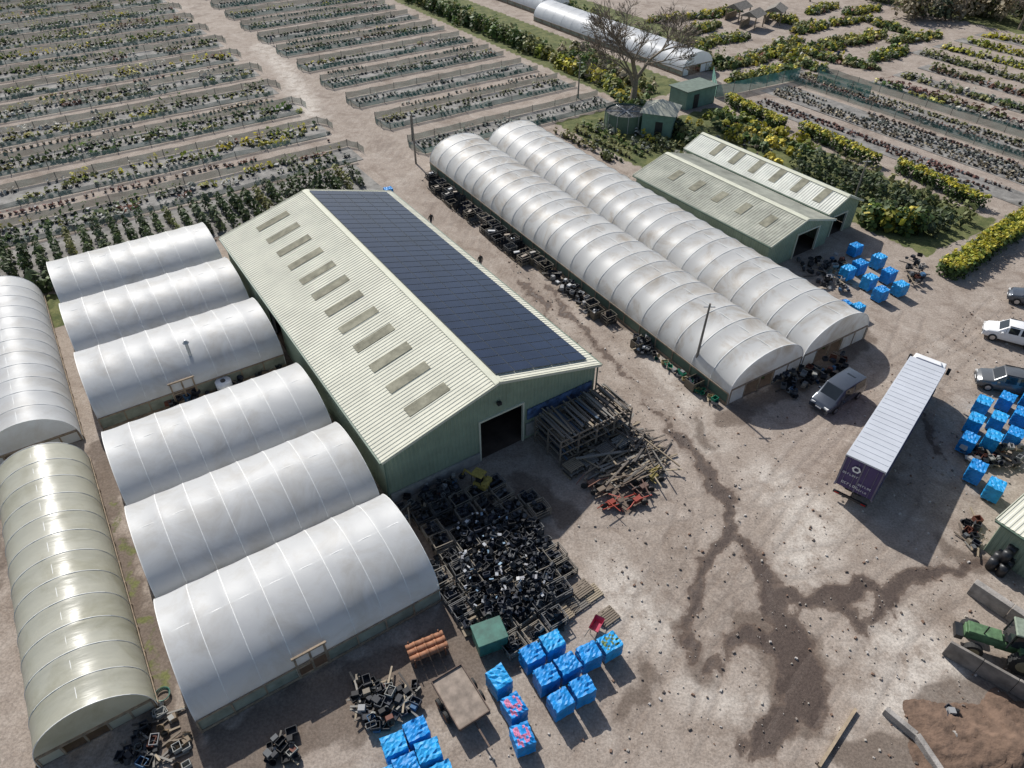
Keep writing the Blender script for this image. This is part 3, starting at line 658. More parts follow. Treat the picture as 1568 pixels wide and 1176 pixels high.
# ---------------------------------------------------------------- vehicles
def wheel(mb,rm,x,y,r,w,side):
    mb.cyl((x,y-w/2,r),(x,y+w/2,r),r,n=20); rm.cyl((x,y+side*(w/2-.01),r),(x,y+side*(w/2+.015),r),r*.62,n=14)
def car(name,loc,rz,paint,L=4.5,W=1.84,H=1.65,kind='suv'):
    A=Asm(name,loc,rz); b=A.p('body',paint,True,.05); g=A.p('windows',M_GLASS)
    h=W/2; zb=.3
    if kind=='van':
        T=[(-L/2,.90,.94,.90,.80),(-L/2+.08,1.05,1.30,.97,.85),(-L/2+.35,1.10,H-.06,1.0,.84),(-L*.1,1.08,H,1.0,.84),(L*.16,1.05,H-.04,1.0,.82),(L*.33,1.0,1.06,1.0,.84),(L*.46,.82,.86,.94,.78),(L/2,.55,.60,.82,.7)]
    else:
        T=[(-L/2,.85,.90,.88,.80),(-L/2+.08,1.0,1.12,.96,.82),(-L/2+.42,1.08,H-.1,1.0,.80),(-L*.08,1.06,H,1.0,.80),(L*.12,1.03,H-.05,1.0,.78),(L*.27,1.0,1.06,1.0,.84),(L*.44,.86,.92,.94,.80),(L/2,.58,.66,.82,.7)]
    wins=(1,5)
    rings=[]
    for x,be,tp,wf,rf in T: rings.append([(x,-h*wf*.96,zb),(x,-h*wf,.6 if be>.62 else be*.8),(x,-h*wf*.98,be),(x,-h*rf,tp),(x,h*rf,tp),(x,h*wf*.98,be),(x,h*wf,.6 if be>.62 else be*.8),(x,h*wf*.96,zb)])
    vs=[p for r_ in rings for p in r_]; fs=[]; n=8
    for i in range(len(T)-1):
        for k in range(n-1): fs.append((i*n+k,(i+1)*n+k,(i+1)*n+k+1,i*n+k+1))
        fs.append((i*n+7,(i+1)*n+7,(i+1)*n,i*n))
    fs.append(tuple(range(n-1,-1,-1))); fs.append(tuple((len(T)-1)*n+k for k in range(n)))
    b.add(vs,fs)
    def inset(q,k,off):
        q=[Vector(p) for p in q]; c=sum(q,Vector((0,0,0)))/4; nn=(q[1]-q[0]).cross(q[2]-q[0])
        if nn.length<1e-6: return
        nn.normalize()
        if nn.dot(c-Vector((c.x*.6,0,.8)))<0: nn=-nn
        g.poly([c+(p-c)*k+nn*off for p in q])
    for i in range(wins[0],wins[1]):
        A0,B0=rings[i],rings[i+1]
        if i in (2,3):
            inset([A0[2],B0[2],B0[3],A0[3]],.84,.015); inset([A0[5],B0[5],B0[4],A0[4]],.84,.015)
        if i==4:
            inset([A0[2],B0[2],B0[3],A0[3]],.7,.015); inset([A0[5],B0[5],B0[4],A0[4]],.7,.015)
        if i in (1,4): inset([A0[3],B0[3],B0[4],A0[4]],.86,.015)
    if kind=='van':
        inset([rings[2][3],rings[4][3],rings[4][4],rings[2][4]],.45,.03)
    t=A.p('tyres',M_TYRE); rm=A.p('rims',M_RIM)
    for x in(-L*.3,L*.31):
        for sd in(-1,1): wheel(t,rm,x,sd*(h-.08),.34,.22,sd)
    lt=A.p('headlights',simple('lamp_glass',(.7,.7,.68),.1)); rl=A.p('tail_lights',simple('tail_red',(.4,.01,.01),.2))
    for sd in(-1,1):
        lt.box(L/2-.12,sd*h*.62,.70,.22,.38,.13,rz=-sd*.3); rl.box(-L/2+.01,sd*h*.72,.92,.08,.2,.28)
        A.p('mirrors',paint).box(L*.2,sd*(h+.09),1.05,.14,.2,.14)
    pt=A.p('trim',M_BLK); pt.box(L/2-.02,0,.45,.1,W*.6,.16); pt.box(-L/2+.02,0,.42,.1,W*.7,.16)
    if kind!='van':
        for sd in(-1,1): pt.box(-L*.06,sd*h*.74,H+.0,L*.36,.04,.05)
    pl=A.p('number_plates',M_WHITE); pl.box(L/2+.035,0,.52,.02,.5,.1); pl.box(-L/2-.02,0,.7,.02,.5,.1)
    return A.done()
a=G(1248,625);b=G(1318,580); d=(a-b); car('grey_van',G(1279,612),math.atan2(d.y,d.x),M_GREY,4.9,1.95,1.95,'van')
car('white_suv',G(1545,520),R(150),M_WHITE,4.5,1.88,1.7)
car('grey_suv',G(1538,594),R(158),simple('dark_car_paint',(.16,.165,.17),.25,.4,.06),4.6,1.9,1.75)
car('parked_car',G(1580,466),R(150),M_GREY,4.4,1.8,1.6)
tl=Vector((22.1,32.6,0)); tr=Vector((24.06,31.1,0)); ctr=(tl+tr)/2; ang=R(50.3)
A=Asm('articulated_lorry',ctr,ang)
bx=A.p('trailer_curtains',M_PURP); bx.box(6.8,0,2.55,13.5,2.5,2.7)
rf=A.p('trailer_roof',M_TROOF); rf.box(6.8,0,3.96,13.62,2.58,.12)
for i in range(23): rf.box(.6+i*.56,0,4.03,.05,2.4,.025)
rf.box(6.8,-1.29,3.85,13.6,.04,.14);rf.box(6.8,1.29,3.85,13.6,.04,.14)
fm=A.p('trailer_frame',simple('dull_steel',(.16,.15,.2),.6,.2,.2))
for yy in(-1.27,1.27): fm.box(6.8,yy,1.15,13.6,.06,.18)
for i in range(0,14,2):
    for yy in(-1.262,1.262): fm.box(.1+i*1.04,yy,2.5,.06,.03,2.6)
for yy in(-1.2,0,1.2): fm.box(.02,yy,2.5,.05,.08,2.7)
for yy in (-.3,.3,-.9,.9): fm.cyl((-.02,yy,1.25),(-.02,yy,3.75),.02,n=6)
ch=A.p('chassis',M_BLK); ch.box(6.8,0,.95,13,1.1,.25); ch.box(-.05,0,.6,.12,2.3,.2)
lg=A.p('door_lettering',M_WHITE)
lg.add([(-.05,.35+.3*math.cos(k*math.pi/3),3.15+.3*math.sin(k*math.pi/3)) for k in range(6)]+[(-.05,.35+.17*math.cos(k*math.pi/3),3.15+.17*math.sin(k*math.pi/3)) for k in range(6)],[(k,(k+1)%6,6+(k+1)%6,6+k) for k in range(6)])
def glyphs(y0,z0,n,s):
    for i in range(n):
        y=y0-i*s*.95; k=(i*7)%4
        lg.box(-.045,y,z0,.012,s*.14,s)
        if k!=1: lg.box(-.045,y-s*.25,z0+s*.43,.012,s*.5,s*.14)
        if k!=2: lg.box(-.045,y-s*.25,z0-s*.43,.012,s*.5,s*.14)
        if k==0: lg.box(-.045,y-s*.5,z0,.012,s*.14,s)
glyphs(1.05,2.55,7,.16); glyphs(-.1,2.05,6,.16); glyphs(.9,1.7,6,.2); glyphs(-.15,1.6,5,.14)
rw=A.p('rear_lamps',MATS['tail_red']); rw.box(-.12,-.9,.6,.03,.3,.1); rw.box(-.12,.9,.6,.03,.3,.1)
t=A.p('tyres',M_TYRE); rm=A.p('rims',M_RIM)
for x in (2.0,3.3,4.6,12.2,15.0):
    for sd in(-1,1): wheel(t,rm,x,sd*1.08,.5,.36,sd)
cb=A.p('cab',M_WHITE,False,.08)
cb.add([(13.9,-1.22,.9),(15.95,-1.22,.7),(15.95,1.22,.7),(13.9,1.22,.9),(13.9,-1.2,3.5),(15.4,-1.15,3.35),(15.4,1.15,3.35),(13.9,1.2,3.5),(16.0,-1.2,1.9),(16.0,1.2,1.9)],
 [(3,2,1,0),(4,5,6,7),(0,4,7,3),(0,1,8,5,4),(3,7,6,9,2),(1,2,9,8),(8,9,6,5)])
cb.add([(13.9,-1.0,3.5),(15.3,-.8,3.36),(15.3,.8,3.36),(13.9,1.0,3.5),(13.9,-.95,3.95),(14.4,-.8,3.9),(14.4,.8,3.9),(13.9,.95,3.95)],[(4,5,6,7),(0,1,5,4),(1,2,6,5),(2,3,7,6),(3,0,4,7)])
gl=A.p('cab_windows',M_GLASS); gl.poly([(15.99,-1.05,2.0),(15.99,1.05,2.0),(15.5,1.0,3.15),(15.5,-1.0,3.15)])
for sd in(-1,1): gl.poly([(14.7,sd*1.235,1.95),(15.75,sd*1.235,1.95),(15.4,sd*1.20,2.9),(14.7,sd*1.21,2.9)]); A.p('mirrors',M_BLK).box(15.9,sd*1.45,2.4,.1,.25,.6)
A.done()
# ---------------------------------------------------------------- wrapped pallets
def bale_mesh(seed,mat,top=None):
    r=np.random.default_rng(seed); n=8; mb=MB(); vs=[];fs=[]
    ids={}
    def vid(i,j,k):
        key=(i,j,k)
        if key not in ids:
            x,y,z=(i/n-.5),(j/n-.5),(k/n)
            ids[key]=len(vs); vs.append((x*1.16+r.normal(0,.016),y*1.0+r.normal(0,.016),z*1.2+.12+(r.normal(0,.03)+.03*math.cos(x*3)*math.cos(y*3) if k==n else r.normal(0,.01))))
        return ids[key]
    for a in range(n):
        for b_ in range(n):
            fs.append((vid(a,b_,n),vid(a+1,b_,n),vid(a+1,b_+1,n),vid(a,b_+1,n)))
            fs.append((vid(a,0,b_),vid(a+1,0,b_),vid(a+1,0,b_+1),vid(a,0,b_+1)))
            fs.append((vid(a+1,n,b_),vid(a,n,b_),vid(a,n,b_+1),vid(a+1,n,b_+1)))
            fs.append((vid(0,a+1,b_),vid(0,a,b_),vid(0,a,b_+1),vid(0,a+1,b_+1)))
            fs.append((vid(n,a,b_),vid(n,a+1,b_),vid(n,a+1,b_+1),vid(n,a,b_+1)))
    mb.v=vs;mb.f=fs; nbx=len(mb.f)
    for y in(-.42,0,.42): mb.box(0,y,.06,1.12,.1,.12)
    me=mkmesh('blue_wrapped_pallet',mb.v,mb.f,[mat,M_WOOD]+([top] if top else []))
    for i,p in enumerate(me.polygons): 
        p.material_index=0 if i<nbx else 1
        if top and i<nbx and p.center.z>1.22 and r.uniform()<.45 and abs(p.center.x)<.5 and abs(p.center.y)<.42: p.material_index=2
        p.use_smooth=False
    return me
BM=[bale_mesh(1,M_BLUE),bale_mesh(2,M_BLUE2),bale_mesh(3,M_BLUE),bale_mesh(4,M_BLUE2),bale_mesh(5,M_BLUE)]
BP=bale_mesh(9,M_BLUE,M_PINK); BG=bale_mesh(10,M_BLUE2,simple('packed_foliage',(.1,.16,.05),.7,0,.7,8))
def bale(u,v,rz,z=0,kind=None,s=1.0):
    me=kind or random.choice(BM); o=bpy.data.objects.new('blue_wrapped_pallet',me); COL.objects.link(o)
    p=G(u,v,1.25+z); o.location=(p.x,p.y,z); o.rotation_euler[2]=rz+random.uniform(-.05,.05); o.scale=(s,s,s*random.uniform(.9,1.06))
for (u,v) in [(815,1000),(846,982),(837,1034),(869,1016),(859,1070),(892,1051),(902,999)]: bale(u,v,R(28))
bale(934,982,R(28),0,BG)
bale(764,1038,R(-55)); bale(787,1080,R(-60),0,BP); bale(800,1124,R(-70),0,BP)
for (u,v) in [(603,1138),(637,1115),(622,1173),(656,1150),(585,1192),(676,1186)]: bale(u,v,R(25))
for (u,v) in [(1509,612),(1545,606),(1496,641),(1532,637),(1568,630),(1486,670),(1522,668),(1558,660),(1498,715),(1527,742),(1580,605),(1594,655)]: bale(u,v,R(48))
for (u,v) in [(1318,402),(1347,393),(1333,425),(1363,415),(1351,442),(1381,434),(1312,374),(1300,410)]: bale(u,v,R(30))
for (u,v) in [(1295,462),(1316,466),(594,287)]: bale(u,v,R(30),0,None,.85)
# ---------------------------------------------------------------- tractor
A=Asm('green_tractor',G(1528,998),R(158),1.0)
b=A.p('bonnet_and_body',M_GREEN,False,.04); b.box(1.2,0,1.15,1.7,.75,.7); b.box(-.3,0,.95,1.6,.7,.6); b.box(-.95,.72,1.65,1.2,.45,.08); b.box(-.95,-.72,1.65,1.2,.45,.08)
b.box(2.08,0,1.05,.1,.7,.6,ry=.1)
for sd in(-1,1):
    for x,z in((-.45,1.55),(-1.5,1.55)): b.box(x,sd*.72,z-.15,.12,.45,.35)
c=A.p('cab_frame',M_BLK)
for x in(-1.3,.15):
    for y in(-.6,.6): c.cyl((x,y,1.3),(x*.95,y*.92,2.55),.05,n=6)
A.p('cab_roof',simple('faded_roof',(.22,.26,.20),.7,0,.3,3),False,.05).box(-.57,0,2.62,1.5,1.25,.14)
g=A.p('cab_glass',M_GLASS); g.box(-.57,.585,2.0,1.25,.02,.95); g.box(-.57,-.585,2.0,1.25,.02,.95); g.box(.13,0,2.05,.02,1.05,.9); g.box(-1.27,0,2.05,.02,1.05,.9)
t=A.p('tyres',M_TYRE); rm=A.p('rims',simple('dusty_rim',(.25,.22,.14),.8,0,.3))
for sd in(-1,1):
    wheel(t,rm,-.95,sd*.92,.82,.42,sd); wheel(t,rm,1.55,sd*.80,.5,.32,sd)
    for k in range(18):
        a=2*math.pi*k/18; t.box(-.95+.83*math.cos(a),sd*.92,.82+.83*math.sin(a),.06,.4,.08,ry=-a)
c.cyl((1.3,.25,1.4),(1.3,.25,2.2),.04,n=8); c.box(.0,0,1.4,.4,.5,.1); c.box(2.35,0,.8,.4,.9,.35); c.box(-1.9,0,.7,.7,.8,.1); A.p('link_box',M_RUST).box(-2.3,0,.6,.7,1.5,.5,open_top=True)
A.done()
A=Asm('mini_digger',G(738,748),R(150),.8)
t=A.p('tracks',M_BLK,False,.06); t.box(0,.55,.25,1.7,.3,.45); t.box(0,-.55,.25,1.7,.3,.45)
y=A.p('body',M_YEL,False,.05); y.box(-.1,0,.8,1.3,1.2,.5); y.box(-.5,0,1.2,.5,1.1,.3); y.box(.2,.1,2.0,1.1,1.0,.08)
for q in((-.25,-.35),(-.25,.55),(.65,-.35),(.65,.55)): t.cyl((q[0],q[1],1.0),(q[0],q[1],1.95),.035,n=6)
y.box(1.1,0,1.3,1.5,.14,.18,ry=-.3); y.box(1.85,0,1.1,.13,.13,1.1,ry=-.35); t.box(2.05,0,.5,.4,.5,.35,ry=.5); t.box(.15,.1,1.2,.5,.5,.5); A.done()
# ---------------------------------------------------------------- heaps & clutter
GREYS=[(.022,.023,.026),(.035,.037,.042),(.055,.057,.062),(.02,.02,.022),(.10,.105,.11),(.04,.045,.06)]
def inpoly(p,poly):
    x,y=p;c=False;j=len(poly)-1
    for i in range(len(poly)):
        if (poly[i][1]>y)!=(poly[j][1]>y) and x<(poly[j][0]-poly[i][0])*(y-poly[i][1])/(poly[j][1]-poly[i][1]+1e-9)+poly[i][0]: c=not c
        j=i
    return c
def wpoly(poly): return [(w.x,w.y) for w in (G(*p) for p in poly)]
def samp(poly,n):
    pts=wpoly(poly); xa=min(p[0] for p in pts);xb=max(p[0] for p in pts);ya=min(p[1] for p in pts);yb=max(p[1] for p in pts); out=[]
    while len(out)<n:
        q=(random.uniform(xa,xb),random.uniform(ya,yb))
        if inpoly(q,pts): out.append(q)
    return out
def gridpts(poly,da,db,ang=GA):
    pts=wpoly(poly); ca,sa_=math.cos(ang),math.sin(ang); out=[]
    ss=[x*ca+y*sa_ for x,y in pts]; tt=[-x*sa_+y*ca for x,y in pts]
    s=min(ss)+da/2
    while s<max(ss):
        t=min(tt)+db/2
        while t<max(tt):
            q=(s*ca-t*sa_,s*sa_+t*ca)
            if inpoly(q,pts): out.append(q)
            t+=db
        s+=da
    return out
def crate(mb,x,y,z,w,d,h,rz,rx=0,ry=0,col=(.02,.02,.022)):
    M=rot3(rz,rx,ry); th=.03
    def bx(lx,ly,lz,a,b,c):
        p=M@Vector((lx,ly,lz)); mb.box(x+p.x,y+p.y,z+p.z,a,b,c,rz,rx,ry,col=col)
    bx(0,0,th/2,w,d,th)
    for s in(-1,1): bx(s*(w/2-th/2),0,h/2,th,d,h); bx(0,s*(d/2-th/2),h/2,w-2*th,th,h)
def pot(mb,x,y,z,r,h,col,rx=0,ry=0,rz=0,n=8):
    M=rot3(rz,rx,ry); p0=Vector((x,y,z)); p1=p0+M@Vector((0,0,h)); mb.cyl(p0,p1,r*.75,r,n,False,col=col); 
    mb.cyl(p1-(p1-p0).normalized()*.03,p1,r*1.08,r*1.08,n,False,col=col)
    mb.cyl(p0,p0+(p1-p0)*.04,r*.74,r*.74,n,True,col=col)
def cage(mb,x,y,w,d,h,rz,c):
    for sx in(-1,1):
        for sy in(-1,1):
            p=rot3(rz)@Vector((sx*w/2,sy*d/2,0)); mb.box(x+p.x,y+p.y,h/2,.06,.06,h,rz,col=c)
        for zz in(h*.35,h*.7,h):
            p=rot3(rz)@Vector((0,sx*d/2,0)); mb.box(x+p.x,y+p.y,zz,w,.04,.05,rz,col=c)
            p=rot3(rz)@Vector((sx*w/2,0,0)); mb.box(x+p.x,y+p.y,zz,.04,d,.05,rz,col=c)
WC=[(.27,.215,.15),(.20,.16,.12),(.14,.115,.095),(.33,.27,.19),(.17,.155,.135),(.09,.078,.068),(.23,.215,.19)]
H=Asm('stacks_of_plastic_crates_and_pots'); hm=H.p('crates',PAINTED)
out=[(622,790),(680,757),(765,735),(830,775),(868,880),(862,950),(800,1000),(740,975),(700,960),(665,880)]
core=[(700,810),(765,785),(812,800),(845,880),(850,920),(800,955),(730,950),(700,890)]
for (x,y) in gridpts(out,1.38,1.2):
    x+=random.gauss(0,.06);y+=random.gauss(0,.06); rz=GA+random.gauss(0,.05); h=random.uniform(.5,.85)
    c=random.choice([(.14,.14,.14),(.20,.18,.15),(.07,.07,.07),(.26,.22,.17)])
    hm.box(x,y,.07,1.2,1.0,.12,rz,col=random.choice(WC))
    if random.random()<.8: cage(hm,x,y,1.2,1.0,h,rz,c)
    for _ in range(7):
        lx,ly=random.uniform(-.35,.35),random.uniform(-.3,.3)
        crate(hm,x+lx,y+ly,random.uniform(.12,h*.9),random.uniform(.4,.6),random.uniform(.3,.4),random.uniform(.12,.25),rz+random.choice([0,1.57])+random.gauss(0,.2),random.gauss(0,.15),random.gauss(0,.15),random.choice(GREYS))
    for _ in range(6):
        pot(hm,x+random.uniform(-.4,.4),y+random.uniform(-.35,.35),random.uniform(.15,h+.1),random.uniform(.09,.2),random.uniform(.15,.3),random.choice(GREYS),random.uniform(-1.3,1.3),random.uniform(-1.3,1.3))
for (x,y) in samp(core,240):
    z=random.uniform(.3,1.0); c=random.choice(GREYS)
    pot(hm,x,y,z,random.uniform(.1,.2),random.uniform(.16,.34),c,random.uniform(-1.6,1.6),random.uniform(-1.6,1.6),random.uniform(0,6))
for (x,y) in samp(core,120):
    crate(hm,x,y,random.uniform(.4,.9),random.uniform(.4,.6),random.uniform(.3,.4),random.uniform(.12,.25),GA+random.gauss(0,.6),random.gauss(0,.3),random.gauss(0,.3),random.choice(GREYS))
for (x,y) in samp(core,70):  # small pale slats on top of the heap, painted glints
    hm.box(x,y,random.uniform(.85,1.15),random.uniform(.08,.3),random.uniform(.06,.2),.03,random.uniform(0,6),random.uniform(-.5,.5),0,col=random.choice([(.5,.5,.5),(.4,.41,.43),(.2,.3,.4),(.28,.28,.3)]))
H.done()
H=Asm('timber_heap'); tm=H.p('timber',PAINTED)
tp=[(870,665),(915,625),(960,655),(1020,700),(1005,735),(955,740),(900,720)]
for (x,y) in samp(tp,220):
    l=random.uniform(1.2,3.6); a=random.choice([GA,GA,GA,GA+1.57])+random.gauss(0,.28); z=random.uniform(.03,.9)*random.random()
    tm.box(x,y,z+.05,l,random.uniform(.08,.18),random.uniform(.04,.1),a,0,random.uniform(-.12,.12),col=random.choice(WC))
H.done()
def pallet(mb,x,y,z,rz,tilt=0,col=None,w=1.2,d=1.0):
    c=col or random.choice(WC); M=rot3(rz,tilt)
    for i in range(7):
        p=M@Vector((0,-d/2+.07+i*(d-.14)/6,.13)); mb.box(x+p.x,y+p.y,z+p.z,w,.1,.022,rz,tilt,col=c)
    for i in(-1,0,1):
        p=M@Vector((i*(w/2-.06),0,.06)); mb.box(x+p.x,y+p.y,z+p.z,.1,d,.1,rz,tilt,col=c)
H=Asm('timber_racking'); pm_=H.p('racking',PAINTED)
DK=[(.12,.105,.09),(.17,.15,.13),(.08,.075,.07),(.21,.185,.155),(.06,.09,.13)]
# upright rack bays against the barn gable, full of boards and pallets
for i in range(4):
    s=22.4+i*1.65
    for tt_ in (30.5,28.9,27.4):
        for ss_ in (s,s+1.6):
            p=S(ss_,tt_); pm_.box(p.x,p.y,1.25,.1,.1,2.5,GA,col=(.20,.17,.14))
    for zz in (.5,1.25,2.0,2.5):
        for tt_ in (30.5,28.9,27.4):
            p=S(s+.8,tt_); pm_.box(p.x,p.y,zz,1.7,.08,.1,GA,col=(.22,.18,.14))
        for ss_ in (s,s+1.6):
            p=S(ss_,28.95); pm_.box(p.x,p.y,zz,.08,3.1,.08,GA,col=(.20,.17,.14))
        for k in range(11):
            p=S(s+random.uniform(.15,1.45),28.95+random.gauss(0,.15)); pm_.box(p.x,p.y,zz+.08+random.uniform(0,.28),random.uniform(.08,.2),random.uniform(2.2,3.6),.06,GA+random.gauss(0,.04),random.gauss(0,.03),0,col=random.choice(WC+DK))
for i in range(4):
    for j in range(1):
        p=S(22.9+i*1.5,26.5); n_=random.randint(3,9)
        for k in range(n_): pallet(pm_,p.x+random.gauss(0,.04),p.y+random.gauss(0,.04),k*.155,GA+random.gauss(0,.06),0,random.choice(DK+WC))
for (u,v,z) in [(870,935,0),(885,925,0),(860,945,.16),(905,910,0),(890,905,.15),(930,945,0),(845,960,0)]:
    p=G(u,v); pallet(pm_,p.x,p.y,z,GA+random.gauss(0,.2))
H.done()
H=Asm('scrap_implements'); rm_=H.p('frames',PAINTED)
for (u,v,c,k) in [(905,745,(.2,.1,.07),5),(935,775,(.30,.05,.03),6),(975,770,(.33,.06,.04),6),(920,755,(.2,.15,.11),6),(1000,735,(.25,.2,.06),4),(960,740,(.2,.15,.11),6),(985,750,(.16,.10,.08),5)]:
    p=G(u,v)
    for _ in range(k):
        a=GA+random.choice([0,1.57])+random.gauss(0,.2); rm_.box(p.x+random.gauss(0,.35),p.y+random.gauss(0,.35),random.uniform(.1,.7),random.uniform(.8,1.8),.06,.06,a,random.uniform(-.3,.3),random.uniform(-.3,.3),col=c)
    rm_.box(p.x,p.y,.35,.6,.35,.3,GA,col=[q*.8 for q in c])
    for s in(-.5,.5): rm_.cyl((p.x+s,p.y-.2,.25),(p.x+s,p.y-.1,.25),.25,n=12,col=(.03,.03,.03))
H.done()
def clutter(name,poly,n,palette,zmax=.3,big=.6,align=None):
    A=Asm(name); mb=A.p(name,PAINTED)
    for (x,y) in samp(poly,n):
        k=random.random(); c=random.choice(palette); z=random.uniform(0,zmax); az=random.uniform(0,6) if align is None else align+random.gauss(0,.15)
        if k<.35: crate(mb,x,y,z,random.uniform(.4,big),random.uniform(.3,.45),random.uniform(.15,.35),az,random.uniform(-.2,.2),0,c)
        elif k<.65: pot(mb,x,y,z,random.uniform(.1,.22),random.uniform(.15,.35),c,random.uniform(-1.5,1.5))
        elif k<.82: mb.box(x,y,z+.05,random.uniform(.6,1.9),.1,.06,az,0,random.uniform(-.15,.15),col=random.choice(WC))
        else: mb.box(x,y,z+.15,random.uniform(.25,.5),random.uniform(.25,.4),random.uniform(.15,.4),az,tp=.85,col=c)
    A.done()
MIXP=GREYS+GREYS+[(.3,.3,.3),(.2,.17,.13),(.05,.12,.22),(.25,.25,.23),(.16,.06,.04)]
clutter('heap_of_yard_rubbish',[(540,1040),(640,1050),(640,1090),(600,1110),(570,1130),(545,1090)],110,MIXP,.4)
clutter('heap_of_yard_rubbish',[(400,1140),(450,1120),(460,1176),(410,1176)],25,MIXP,.3)
clutter('heap_of_yard_rubbish',[(612,775),(650,748),(700,735),(700,760),(640,800),(622,802)],70,MIXP,.5)
clutter('heap_of_yard_rubbish',[(255,615),(430,560),(440,585),(265,640)],90,MIXP,.5)
clutter('heap_of_yard_rubbish',[(1470,690),(1560,690),(1560,720),(1470,710)],60,MIXP+[(.5,.5,.5),(.35,.1,.05)],.6)
clutter('heap_of_yard_rubbish',[(1460,800),(1495,790),(1500,850),(1480,840)],25,MIXP,.3)
clutter('heap_of_yard_rubbish',[(1220,400),(1290,395),(1300,450),(1245,440)],80,MIXP+[(.4,.4,.42)],.5)
clutter('heap_of_yard_rubbish',[(1385,400),(1410,400),(1410,440),(1390,440)],40,MIXP+[(.5,.45,.4)],.8)
clutter('heap_of_yard_rubbish',[(1180,585),(1290,545),(1300,565),(1215,610)],80,MIXP,.5)
clutter('heap_of_yard_rubbish',[(180,700),(245,690),(215,760)],14,MIXP,.1)
clutter('heap_of_yard_rubbish',[(1080,200),(1120,190),(1190,235),(1150,250)],40,MIXP,.3)
clutter('heap_of_yard_rubbish',[(1440,1075),(1470,1090),(1450,1110)],10,MIXP,.1)
RA=R(31.8); Lv=Vector((-math.sin(RA),math.cos(RA),0)); P0=Vector((17.05,41.9,0)); H=Asm('row_of_plant_pot_stacks'); m=H.p('pots',PAINTED)
dd=14.0
while dd<50.5:
    full=dd>22
    for off in ((-.95,-2.05) if 26<dd<48 else (-.95,)):
        if random.random()<(.96 if full else .6):
            p=P0+Lv*dd+Wv*(off+random.gauss(0,.05)); h=random.uniform(.4,.85); fc=random.choice([(.16,.14,.11),(.08,.08,.08),(.25,.22,.18)])
            pallet(m,p.x,p.y,0,RA,0,random.choice(WC))
            if random.random()<.7: cage(m,p.x,p.y,1.1,.95,h+.1,RA,fc)
            c=random.choice(GREYS)
            for ix in range(3):
                for iy in range(2):
                    q=p+Wv*((ix-1)*.36)+Lv*((iy-.5)*.46); hh=h*random.uniform(.6,1.05)
                    k=.16
                    while k<hh: pot(m,q.x,q.y,k,.16,.22,c,random.gauss(0,.08),random.gauss(0,.08)); k+=.13
            if random.random()<.3: m.box(p.x,p.y,h+.1,random.uniform(.3,.8),.3,.12,RA+random.gauss(0,.4),col=random.choice([(.5,.5,.5),(.35,.33,.3),(.3,.25,.2)]))
    dd+=1.28
H.done()
clutter('plant_pot_stacks',[(838,425),(862,420),(925,490),(905,492)],70,GREYS+[(.5,.5,.5),(.3,.3,.3)],.5)
clutter('plant_pot_stacks',[(968,520),(990,520),(1000,540),(975,545)],40,GREYS+[(.5,.5,.5)],.6)
clutter('plant_pot_stacks',[(1000,545),(1050,580),(1110,630),(1070,605)],45,[(.02,.2,.12),(.02,.02,.02),(.25,.2,.1),(.2,.2,.2)],.3)
for (u,v) in [(785,372),(818,402),(978,532),(912,484),(1062,592)]:
    p=G(u,v); A=Asm('stillage_of_pots',p,R(32)); m=A.p('stillage',PAINTED); crate(m,0,0,0,1.2,1.0,.8,0,col=(.14,.12,.09))
    for _ in range(14): pot(m,random.uniform(-.45,.45),random.uniform(-.35,.35),random.uniform(.3,.8),.13,.25,random.choice(GREYS+[(.4,.4,.4)]),random.uniform(-1.4,1.4))
    A.done()
H=Asm('scattered_rubble'); m=H.p('scattered_rubble',PAINTED)
for (x,y) in samp([(640,270),(700,260),(1000,560),(1150,660),(1568,430),(1568,1176),(700,1176),(900,960),(880,800),(960,800),(1030,720),(940,600)],1500):
    s_=random.choice([.04,.05,.06,.08,.13]); k=random.choice([(.42,.38,.33),(.30,.25,.21),(.16,.13,.11),(.5,.46,.42),(.22,.14,.10)])
    m.box(x,y,s_*.25-.01,s_*random.uniform(.8,1.8),s_,s_*.7,random.uniform(0,6),random.uniform(-.4,.4),tp=.7,col=k)
H.done()
A=Asm('green_storage_box',G(750,985),R(22)); A.p('box',M_GBOX,False,.03).box(0,0,.7,1.7,1.35,1.1); A.p('lid',M_GBOX,False,.03).box(0,0,1.28,1.8,1.45,.08); A.p('skids',M_WOOD).box(0,0,.07,1.6,1.2,.14); A.done()
A=Asm('rack_of_clay_pipes',G(655,1000),R(25)); m=A.p('pipes',M_TERR,True); f=A.p('rack',M_RUST)
for j,(yy,zz) in enumerate(((-.35,.65),(.05,.65),(.4,.65))):
    for i in range(4): m.cyl((-1.1+i*.56,yy,zz),(-1.1+i*.56+.5,yy,zz),.19,n=14); m.cyl((-1.1+i*.56+.42,yy,zz),(-1.1+i*.56+.54,yy,zz),.215,n=14)
for x in(-.9,.9): f.box(x,0,.4,.08,1.2,.08); f.box(x,-.55,.2,.08,.08,.4); f.box(x,.55,.2,.08,.08,.4); f.box(x,.6,.65,.06,.06,.5); f.box(x,-.6,.65,.06,.06,.5)
A.done()
A=Asm('flatbed_trailer',G(706,1078),R(-57))
A.p('deck',simple('rusty_deck',(.27,.22,.18),.9,0,.35,1.6)).box(0,0,.8,3.0,1.8,.12); s=A.p('side_rails',simple('dull_rust',(.14,.10,.08),.9,0,.3,3))
for yy in(-.92,.92): s.box(0,yy,.85,3.0,.05,.22)
for xx in(-1.52,1.52): s.box(xx,0,.85,.05,1.8,.22)
s.box(2.2,0,.6,1.5,.09,.09); s.box(0,0,.62,2.6,.1,.2); t=A.p('tyres',M_TYRE); rm=A.p('rims',M_RUST)
for x in(-.45,.35):
    for sd in(-1,1): wheel(t,rm,x,sd*1.05,.33,.2,sd)
A.done()
